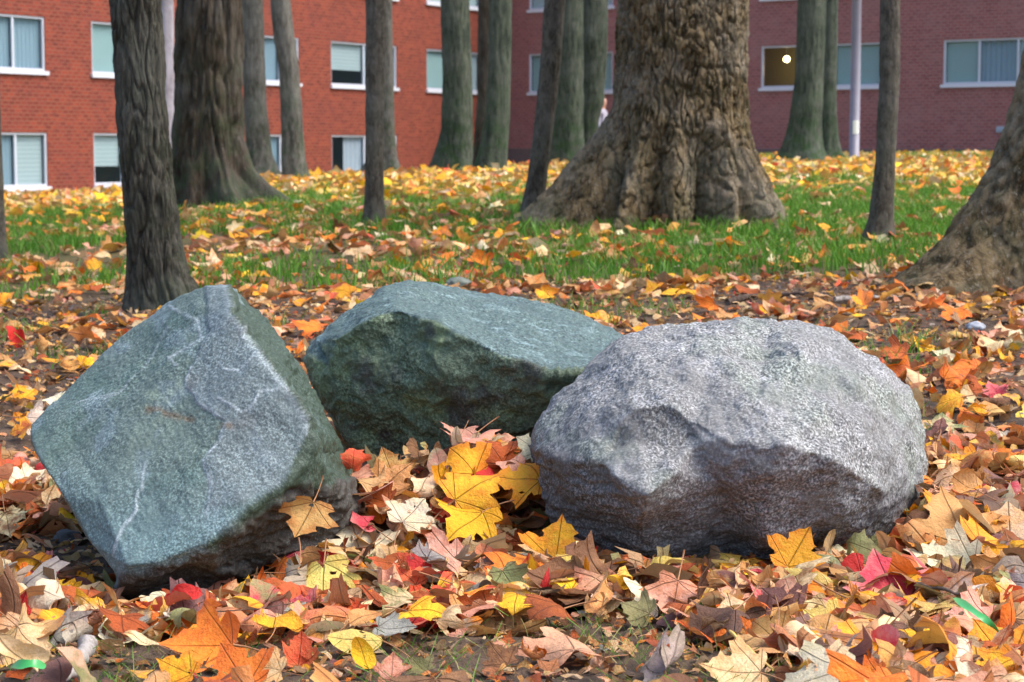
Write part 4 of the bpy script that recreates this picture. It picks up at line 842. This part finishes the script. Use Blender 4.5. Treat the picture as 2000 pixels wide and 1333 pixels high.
# px, py, width px, colour, spin deg, tilt deg, curl, D, label
HERO = [
 (905, 905, 125, 'golden yellow', 38, 56, .6, 4.44, 'golden veined maple leaf standing highest in the gap between the boulders'),
 (925, 960, 140, 'golden yellow', -50, 46, .7, 4.33, 'broad golden leaf with a pink tip, middle of three stacked yellow leaves between boulders'),
 (915, 1024, 125, 'bright yellow', 140, 36, .8, 4.25, 'deep yellow leaf lowest of three stacked yellow leaves between boulders'),
 (968, 886, 85, 'rust orange', 35, 72, .8, 4.5, 'rust orange leaf standing upright with its tip over the yellow leaves'),
 (1034, 872, 66, 'cream', 60, 75, .35, 4.5, 'cream leaf standing against the left edge of the granite boulder'),
 (1018, 938, 120, 'golden yellow', 80, 45, .9, 4.38, 'dull gold leaf touching the left side of the granite boulder'),
 (762, 915, 90, 'tan', 25, 68, .8, 4.5, 'crumpled light brown leaf standing below the dark green boulder'),
 (690, 895, 75, 'coral red', 0, 75, 1.4, 4.42, 'curled coral leaf wedged upright beside the right side of the wedge boulder'),
 (598, 1012, 105, 'tan', 160, 70, .9, 4.02, 'brown leaf leaning on the dark underside of the wedge boulder'),
 (697, 1058, 130, 'cream', 15, 35, .5, None, 'whitish leaf lying right of the wedge boulder lowest corner'),
 (1090, 1062, 115, 'golden yellow', -10, 66, .9, 4.1, 'upright amber leaf at the lower left corner of the granite boulder'),
 (1115, 1100, 80, 'pale yellow', 50, 35, .6, 4.02, 'yellow green leaf under the upright amber leaf by the granite boulder'),
 (1556, 1075, 118, 'golden yellow', -35, 68, .35, 3.98, 'vivid amber leaf propped upright on the front of the granite boulder'),
 (1328, 1096, 150, 'pinkish tan', 80, 30, .7, None, 'long pinkish leaf lying flat under the front of the granite boulder'),
 (1738, 1142, 165, 'crimson pink', 20, 48, .4, None, 'big red and pink spotted leaf in front of the granite boulder right corner'),
 (1865, 1022, 190, 'tan', 15, 55, .5, None, 'very large tan leaf standing right of the granite boulder'),
 (1972, 1045, 150, 'pale tan', -10, 55, .35, None, 'large peach leaf at the right picture edge beside the very large tan leaf'),
 (1848, 1098, 165, 'cream', 65, 38, .6, None, 'long whitish folded leaf below the very large tan leaf'),
 (1930, 1125, 120, 'tan', 120, 45, .9, None, 'cupped golden tan leaf right of the long whitish folded leaf'),
 (1690, 1088, 125, 'olive', 45, 40, .9, None, 'grey olive folded leaf above the big red and pink leaf'),
 (1748, 1232, 125, 'brown', 20, 48, .6, None, 'mottled grey brown leaf just below the big red and pink leaf'),
 (1785, 1190, 90, 'golden yellow', -20, 62, .7, None, 'upright amber leaf overlapping the big red and pink leaf'),
 (1828, 1268, 140, 'bright yellow', -30, 50, .4, None, 'brightest lemon yellow leaf near the bottom right'),
 (1942, 1262, 150, 'golden yellow', 30, 35, .7, None, 'speckled golden leaf right of the brightest lemon yellow leaf'),
 (1640, 1278, 210, 'golden yellow', 75, 38, .6, None, 'long veined golden leaf with orange stem end, bottom right of centre'),
 (1440, 1312, 140, 'pale tan', 85, 32, .5, None, 'peach leaf at the bottom edge left of the long veined golden leaf'),
 (1690, 1330, 120, 'orange', 80, 40, .6, None, 'orange yellow leaf at the bottom edge under the long veined golden leaf'),
 (1298, 1290, 170, 'grey', 10, 32, 1.1, None, 'brittle crumpled grey leaf on bare soil near the bottom edge'),
 (1120, 1140, 220, 'brown', 85, 28, .8, None, 'large domed brown leaf below the left corner of the granite boulder'),
 (1522, 1182, 120, 'purplish brown', 30, 50, .8, None, 'dark purplish brown leaf in front of the granite boulder centre'),
 (1430, 1205, 120, 'pale tan', 10, 45, .9, None, 'dusty tan leaf left of the dark purplish brown leaf'),
 (1362, 1198, 60, 'green', 0, 70, 2.2, None, 'tightly rolled dark green leaf in front of the granite boulder'),
 (1245, 1192, 80, 'olive', 60, 35, .6, None, 'olive green leaf beside the end of the large domed brown leaf'),
 (1610, 1212, 95, 'pale yellow', 60, 40, .6, None, 'pale lemon leaf left of the mottled grey brown leaf'),
 (1888, 1215, 140, 'salmon', 80, 38, .9, None, 'salmon pink holed leaf under the bright green strap leaf'),
 (28, 1112, 125, 'golden yellow', 20, 45, .5, None, 'orange yellow leaf at the left edge below the wedge boulder'),
 (78, 1102, 60, 'crimson pink', 50, 60, .8, None, 'small wine pink leaf beside the orange yellow leaf at the left edge'),
 (102, 1158, 100, 'bright yellow', 30, 55, .5, None, 'star shaped yellow leaf near the left edge'),
 (25, 1205, 110, 'red', -20, 58, .5, None, 'dark red leaf at the left edge'),
 (192, 1190, 100, 'rust orange', 15, 65, .7, None, 'orange brown leaf standing upright near the lower left'),
 (206, 1155, 95, 'olive', 80, 35, .8, None, 'grey green folded leaf just below the tip of the wedge boulder'),
 (380, 1130, 175, 'pinkish tan', 115, 38, .9, None, 'long pink and tan curled leaf under the wedge boulder'),
 (287, 1152, 42, 'crimson pink', 0, 65, .8, None, 'tiny pink leaf tip left of the long pink and tan curled leaf'),
 (580, 1092, 110, 'crimson pink', -50, 40, 1.2, None, 'pink curled leaf right of the long pink and tan leaf'),
 (655, 1105, 90, 'red', 40, 55, 1.0, None, 'crimson folded leaf below the whitish leaf'),
 (632, 1142, 140, 'pale yellow', 180, 50, .6, None, 'butter yellow folded two lobed leaf in front of the gap'),
 (590, 1186, 85, 'crimson pink', 60, 40, .6, None, 'magenta leaf below the butter yellow leaf'),
 (668, 1188, 75, 'coral red', -20, 50, .6, None, 'orange red pointed leaf right of the magenta leaf'),
 (428, 1197, 95, 'coral red', -60, 40, .6, None, 'red and orange leaf below the long pink and tan leaf'),
 (390, 1262, 190, 'orange', 85, 34, .7, None, 'wide flat orange leaf in the lower left'),
 (462, 1308, 140, 'orange', 30, 48, .5, None, 'orange lobed leaf at the bottom edge, lower left'),
 (345, 1306, 100, 'golden yellow', 70, 45, .6, None, 'amber leaf at the bottom edge left of the orange lobed leaf'),
 (525, 1305, 75, 'pale tan', 80, 45, .6, None, 'peach leaf at the bottom edge right of the orange lobed leaf'),
 (586, 1272, 95, 'coral red', 0, 60, .7, None, 'coral three pointed leaf near the bottom left of centre'),
 (706, 1254, 125, 'pale yellow', 90, 28, .6, None, 'pale yellow oval leaf near the bottom left of centre'),
 (712, 1288, 95, 'bright yellow', 20, 48, .5, None, 'small vivid yellow leaf below the pale yellow oval leaf'),
 (766, 1305, 75, 'pinkish tan', 0, 65, .8, None, 'pink brown folded leaf at the bottom, right of the small vivid yellow leaf'),
 (820, 1302, 60, 'olive', 40, 45, .7, None, 'grey green small leaf at the bottom edge, left of centre'),
 (920, 1192, 125, 'rust orange', 75, 36, .9, None, 'russet leaf with a yellow stripe below the gap between boulders'),
 (862, 1178, 65, 'pinkish tan', 20, 55, .8, None, 'pink leaf touching the left end of the russet leaf'),
 (845, 1098, 140, 'salmon', 85, 36, .7, None, 'salmon leaf with rolled red edge below the gap between boulders'),
 (795, 1128, 85, 'coral red', 40, 45, .9, None, 'fiery orange red leaf under the salmon leaf'),
 (820, 1172, 75, 'tan', 10, 55, .9, None, 'tan folded leaf left of the pink leaf by the russet leaf'),
 (855, 1052, 95, 'red', 70, 45, .7, None, 'dark red leaf just above the salmon leaf'),
 (805, 1002, 105, 'cream', -30, 48, .7, 4.28, 'weathered whitish leaf left of the three stacked yellow leaves'),
 (742, 1060, 70, 'olive', 70, 32, .6, None, 'olive oval leaf right of the whitish leaf by the wedge boulder'),
 (935, 1090, 65, 'golden yellow', 60, 50, 1.4, None, 'rolled yellow olive leaf right of the salmon leaf'),
 (965, 1105, 80, 'grey', 10, 50, .8, None, 'grey white torn leaf right of the rolled yellow olive leaf'),
 (975, 1282, 80, 'brown', 40, 50, .9, None, 'brown cupped leaf near the bottom centre'),
 (1925, 1180, 70, 'pale tan', 100, 40, .8, None, 'tan leaf above the salmon pink holed leaf'),
 (737, 975, 80, 'rust orange', 60, 50, .8, 4.35, 'dark rust leaf left of the weathered whitish leaf'),
 (937, 506, 52, 'orange', 20, 62, .5, 10.0, 'lone orange leaf standing on the grass behind the dark green boulder'),
 (1962, 505, 50, 'golden yellow', 10, 60, .7, 8.9, 'yellow leaf caught on the foot of the old tree at the right edge'),
 (14, 585, 48, 'golden yellow', 0, 45, .5, None, 'yellow leaf at the left edge level with the wedge boulder top'),
 (1882, 728, 95, 'orange', 95, 25, .9, None, 'long orange curled leaf lying behind the granite boulder right shoulder'),
 (1942, 762, 60, 'crimson pink', 20, 40, .7, None, 'pink red leaf at the right, beyond the granite boulder'),
 (1745, 690, 70, 'rust orange', 80, 45, .8, None, 'rust orange folded leaf over the right shoulder of the granite boulder'),
 (605, 640, 75, 'orange', 80, 30, .7, None, 'orange leaf in the gap behind the wedge and green boulders'),
 (645, 578, 35, 'coral red', 70, 30, .6, None, 'small red leaf above the left end of the green boulder'),
 (40, 770, 60, 'golden yellow', 30, 45, .6, None, 'yellow leaf at the left edge beside the wedge boulder'),
 (25, 912, 70, 'coral red', 80, 35, .6, None, 'pinkish red leaf at the left edge, level with the lower boulder'),
 (1885, 905, 90, 'golden yellow', 70, 35, .7, None, 'amber leaf right of the granite boulder side'),
 (1960, 905, 110, 'orange', 20, 45, .7, None, 'orange leaf at the right edge, above the large peach leaf'),
]
for i, (px, py, wp, cn, sp, tl_, cu, D, lab) in enumerate(HERO):
    kind = 'oval' if 'oval' in lab else 'maple'
    single(px, py, wp * 1.0, cn, math.radians(sp), math.radians(tl_ * .84), UP + rng.uniform(-.25, .25), '', D, T_(300 + i, min(cu, .95), kind), .035, lab, seed=i)
r2 = np.random.RandomState(99); cnt = 0; taken = [(h[0], h[1]) for h in HERO]
while cnt < 300 - len(HERO):
    px = r2.uniform(10, 1990); py = 620 + 710 * r2.rand() ** .62
    if min((px - a) ** 2 + ((py - b) * 1.5) ** 2 for a, b in taken) < (38 if py > 900 else 30) ** 2: continue
    p = hit_ground(px, py, .03)
    if rock_blocks(p + np.array((0, 0, .02))) or in_rock(p) or in_rock(p + np.array((0, .05, 0))): continue
    if bare(p[0:1], p[1:2])[0] > .4 and r2.rand() < .97: continue
    cn = pk_near(r2) if py > 820 else pk_mid(r2); tl_ = abs(r2.normal(.45, .35)); dsc = 'upright' if tl_ > .85 else ('tilted' if tl_ > .4 else 'flat')
    single(px, py, r2.uniform(.06, .115) * 1.15 * F / p[1], cn, r2.uniform(0, 6.28), tl_, UP + r2.normal(0, .9), dsc, None, None, .03 + r2.rand() * .02, seed=500 + cnt)
    taken.append((px, py)); cnt += 1
def zone(px, py):
    if py > 1230: return ('at the bottom edge, ' + ('left corner' if px < 400 else 'left of centre' if px < 900 else 'centre' if px < 1300 else 'right of centre' if px < 1650 else 'right corner'))
    if py > 1080: return ('left of the wedge boulder tip' if px < 260 else 'in front of the wedge boulder' if px < 620 else 'in front of the gap between boulders' if px < 1050 else 'in front of the granite boulder' if px < 1500 else 'before the granite boulder right corner' if px < 1780 else 'low at the right edge')
    if px < 330 and py > 800: return 'left of the wedge boulder'
    if px > 1600 and py > 800: return 'right of the granite boulder'
    if 560 < px < 1120 and py > 840: return 'in the gap between the boulders'
    return 'on the ground behind the wedge boulder' if px < 640 else ('on the ground behind the green boulder' if px < 1300 else 'on the ground behind the granite boulder')
cells = {}
for it in leaf_objs:
    if it[5] is None: cells.setdefault((it[4], it[3], zone(it[1], it[2])), []).append(it)
ORD = ['', 'second', 'third', 'fourth', 'fifth', 'sixth', 'seventh', 'eighth', 'ninth', 'tenth', 'eleventh', 'twelfth']
for (dsc, cn, zn), L in cells.items():
    L.sort(key=lambda q: q[1])
    for i, q in enumerate(L):
        o = q[0]; s = f'{dsc} {cn} maple leaf {zn}'
        if len(L) > 1: s += ', leftmost such' if i == 0 else (', rightmost such' if i == len(L) - 1 else f', {ORD[i]} such from left')
        o['label'] = s
for o, px, py, cn, dsc, lab in leaf_objs:
    if lab: o['label'] = lab
    o['category'] = 'leaf'; o['group'] = 'fallen autumn leaves lying one by one'
hm_ = mesh_np('leaf_litter', np.concatenate(heap.V), np.concatenate(heap.T), M_LEAF, np.concatenate(heap.U), {'leafcol': np.concatenate(heap.A), 'leafcol2': np.concatenate(heap.B)})
tag(link('leaf_litter', hm_), 'carpet of yellow, orange, red and brown fallen leaves over the ground', 'leaves', kind='stuff')

# ------------------------------------------------------------------ grass
def grass(n, Y0, Y1, dens, hgt, wid, lean=.5, r=None, dry=.1, clump=1, cs=.04):
    V = []; C = []; k = 0; out = []
    while k < n:
        B = 4096; Y = np.sqrt(r.uniform(Y0 ** 2, Y1 ** 2, B)); X = (r.rand(B) * 2 - 1) * (.27 * Y + 1.4); m = r.rand(B) < dens(X, Y); X, Y = X[m], Y[m]
        if clump > 1:
            X = np.repeat(X, clump) + r.normal(0, cs, len(X) * clump); Y = np.repeat(Y, clump) + r.normal(0, cs, len(Y) * clump)
        out.append(np.stack([X, Y], 1)); k += len(X)
    XY = np.concatenate(out)[:n]; X, Y = XY[:, 0], XY[:, 1]; Z = ground_z(X, Y) - .01; n = len(X)
    a = r.uniform(0, 6.28, n); h = hgt * r.uniform(.5, 1.3, n); w2 = wid * r.uniform(.6, 1.2, n); la = r.uniform(0, 6.28, n); ln = h * lean * r.uniform(.2, 1.4, n)
    dx, dy = np.cos(a) * w2, np.sin(a) * w2; lx, ly = np.cos(la) * ln, np.sin(la) * ln
    def pt(f, s, hh): return np.stack([X + dx * s + lx * f, Y + dy * s + ly * f, Z + h * hh], 1)
    V = np.stack([pt(0, -1, 0), pt(0, 1, 0), pt(.3, -.8, .5), pt(.3, .8, .5), pt(1, -.1, .92), pt(1, .1, .95)], 1).reshape(-1, 3)
    b = (np.arange(n) * 6)[:, None, None]; Fq = (np.array([[0, 1, 3, 2], [2, 3, 5, 4]])[None] + b).reshape(-1, 4)
    g = r.rand(n); dr = (r.rand(n) < dry) * r.uniform(.4, 1, n); A = np.repeat(np.stack([g, g, g, dr], 1), 6, 0)
    return V, Fq, A
rg = np.random.RandomState(5)
def gd_mid(X, Y):
    px = 1000 + F * X / Y
    band = sstep(9.0, 11.2, Y + .9 * nz(X, Y, .6, 2)) * (1 - sstep(17.5, 21, Y) * .85)
    right = sstep(500, 1500, px) * .25
    near = .8 * np.exp(-((X - .09 * Y) / 1.5) ** 2 - ((Y - 12.2) / 1.3) ** 2)
    return np.clip(band * (.22 + near + right * 1.4 + 2.0 * nz(X, Y, .55, 4) + .9 * nz(X, Y, 1.9, 7)), 0, 1)
Vs, Fs, As = [], [], []; off = 0
for args in ((78000, 9, 22, gd_mid, .095, .0048, .5, rg, .08, 5, .05), (36000, 18, 60, lambda X, Y: np.clip(.30 + nz(X, Y, .3, 3) + .5 * (X > 3), .05, 1), .12, .009, .5, rg, .25, 4, .1),
             (3600, 6.3, 10, lambda X, Y: np.clip(nz(X, Y, 1.1, 11) * 1.5 - .1, 0, 1), .07, .003, .6, rg, .25, 6, .03),
             (1700, 2.8, 3.9, lambda X, Y: np.clip(nz(X, Y, 3, 12) * 2 - .3, 0, 1) * .6 + .25 * bare(X, Y), .045, .0011, .9, rg, .3, 7, .02),
             (900, 4.6, 6.5, lambda X, Y: np.clip(nz(X, Y, 2, 15) * 2 - .3, 0, 1) * (X > 0), .06, .002, .7, rg, .4, 6, .03)):
    V, Fq, A_ = grass(*args); Vs.append(V); Fs.append(Fq + off); As.append(A_); off += len(V)
gm = mesh_np('grass', np.concatenate(Vs), np.concatenate(Fs), mat_grass(), attrs={'leafcol': np.concatenate(As)})
tag(link('grass', gm), 'patchy green grass growing up between the fallen leaves', 'grass', kind='stuff')

# ------------------------------------------------------------------ twigs, stones, green leaves
M_TWIG = mat_bark('weathered_wood', (.12, .105, .095), (.30, .27, .25), (.40, .37, .34), 60, .3, .8, .003); M_TWD = mat_bark('dark_twig', (.04, .028, .022), (.10, .07, .055), (.16, .12, .10), 60, .3, .8, .003)
def stick(pp, rad, mat, label, name='twig', lift=.02, n=8):
    P = np.array([hit_ground(x, y, lift, True) for x, y in pp]); rs = np.linspace(rad, rad * .6, len(P)) ; b = P[0].copy()
    # finer path with wobble
    t = np.linspace(0, len(P) - 1, len(P) * 5); Q = np.stack([np.interp(t, range(len(P)), P[:, k]) for k in range(3)], 1); Q[1:-1] += np.random.RandomState(int(pp[0][0])).normal(0, rad * .25, Q[1:-1].shape)
    v, f = tube_mesh(Q - b, np.interp(t, range(len(P)), rs) * (1 + .15 * np.sin(t * 7)), n); o = link(name, mesh_py(name, v, f, mat), b); tag(o, label, 'twig', 'twigs and sticks among the leaves'); return o
stick([(176, 1256), (160, 1285), (140, 1305), (112, 1332)], .014, M_TWIG, 'thick weathered grey stick at the bottom left corner', 'stick', .03, 12)
stick([(1790, 1142), (1840, 1150), (1880, 1165), (1925, 1182)], .004, M_TWD, 'dark reddish brown twig beside the salmon pink leaf on the right', lift=.055)
stick([(0, 1016), (50, 1022), (98, 1022)], .005, M_TWD, 'thin black twig at the left edge beside the wedge boulder')
stick([(1630, 585), (1700, 582), (1790, 577)], .012, M_TWIG, 'straight grey stick on bare soil behind the granite boulder')
stick([(1420, 590), (1500, 575), (1580, 574)], .014, M_TWD, 'dark stick lying on bare soil beyond the granite boulder top')
stick([(425, 1195), (500, 1190), (580, 1177)], .0012, M_TWD, 'hair thin dark stem crossing the leaves below the wedge boulder', lift=.06)
stick([(1425, 1233), (1460, 1265), (1510, 1308)], .003, mat_plain('yellow_stem', (.62, .42, .10), .5), 'straight yellow stalk slanting over bare soil near the bottom', lift=.04)
stick([(1400, 1068), (1450, 1052), (1500, 1047)], .0013, M_TWD, 'fine reddish stem curving up in front of the granite boulder', lift=.08)
M_STRAP = mat_plain('green_blade', (.04, .30, .07), .35, 0, 60, .3, (.03, .2, .05))
def strap(pp, wd, label):
    P = np.array([hit_ground(x, y, l) for x, y, l in pp]); t = np.linspace(0, 1, 24); tt = np.linspace(0, 1, len(P)); deg_ = min(len(P) - 1, 2)
    Q = np.stack([np.polyval(np.polyfit(tt, P[:, k], deg_), t) for k in range(3)], 1)
    tg = Q[-1] - Q[0]; s = np.cross(tg, (0, -.6, .8)); s /= np.linalg.norm(s)
    V = []; w_ = wd * np.sin(np.linspace(.25, 3.1, 24)) ** .6
    for i, q in enumerate(Q):
        for k in (-1, 0, 1): V.append(q + s * k * w_[i] + np.array((0, 0, .0015 * math.sin(i * .5 + k) - .003 * (k == 0))))
    Fc = [(i * 3 + k, i * 3 + k + 1, i * 3 + k + 4, i * 3 + k + 3) for i in range(23) for k in (0, 1)]; b = P[0]
    o = link('grass_leaf', mesh_py('grass_leaf', np.array(V) - b, Fc, M_STRAP), b); tag(o, label, 'leaf')
strap([(1862, 1165, .10), (1885, 1185, .105), (1915, 1200, .10), (1950, 1232, .08)], .009, 'bright green strap shaped leaf lying across the salmon pink leaf')
strap([(20, 1304, .04), (55, 1296, .055), (95, 1304, .04)], .009, 'small fresh green leaf on the soil at the bottom left corner')
strap([(1735, 722, .02), (1745, 712, .05), (1755, 705, .08)], .010, 'fresh green blade poking up behind the granite boulder right shoulder')
strap([(2, 782, .02), (12, 775, .06), (24, 768, .09)], .012, 'fresh green blade at the left edge beside the wedge boulder')
def pebble(px, py, r, c, label):
    bm = bmesh.new(); bmesh.ops.create_icosphere(bm, subdivisions=4, radius=r)
    for v in bm.verts:
        q = v.co.normalized(); v.co *= 1 + .25 * mnoise.noise(q * 1.7 + Vector((px, 0, 0))) + .06 * mnoise.noise(q * 6); v.co.z *= .72; v.co.x *= 1.15
    me = bpy.data.meshes.new('stone'); bm.to_mesh(me); bm.free(); me.polygons.foreach_set('use_smooth', [True] * len(me.polygons)); me.materials.append(mat_plain('pebble', c, .7, 0, 80, .5, tuple(.5 * x for x in c)))
    o = link('stone', me, hit_ground(px, py, r * .4)); tag(o, label, 'stone')
pebble(132, 1052, .028, (.035, .038, .042), 'round black stone beside the left underside of the wedge boulder')
pebble(895, 557, .05, (.14, .16, .13), 'low grey stone just behind the top of the dark green boulder')
pebble(22, 1290, .008, (.45, .09, .03), 'tiny red berry like pebble at the bottom left corner')
pebble(1905, 640, .03, (.30, .32, .36), 'pale stone among leaves at the far right')
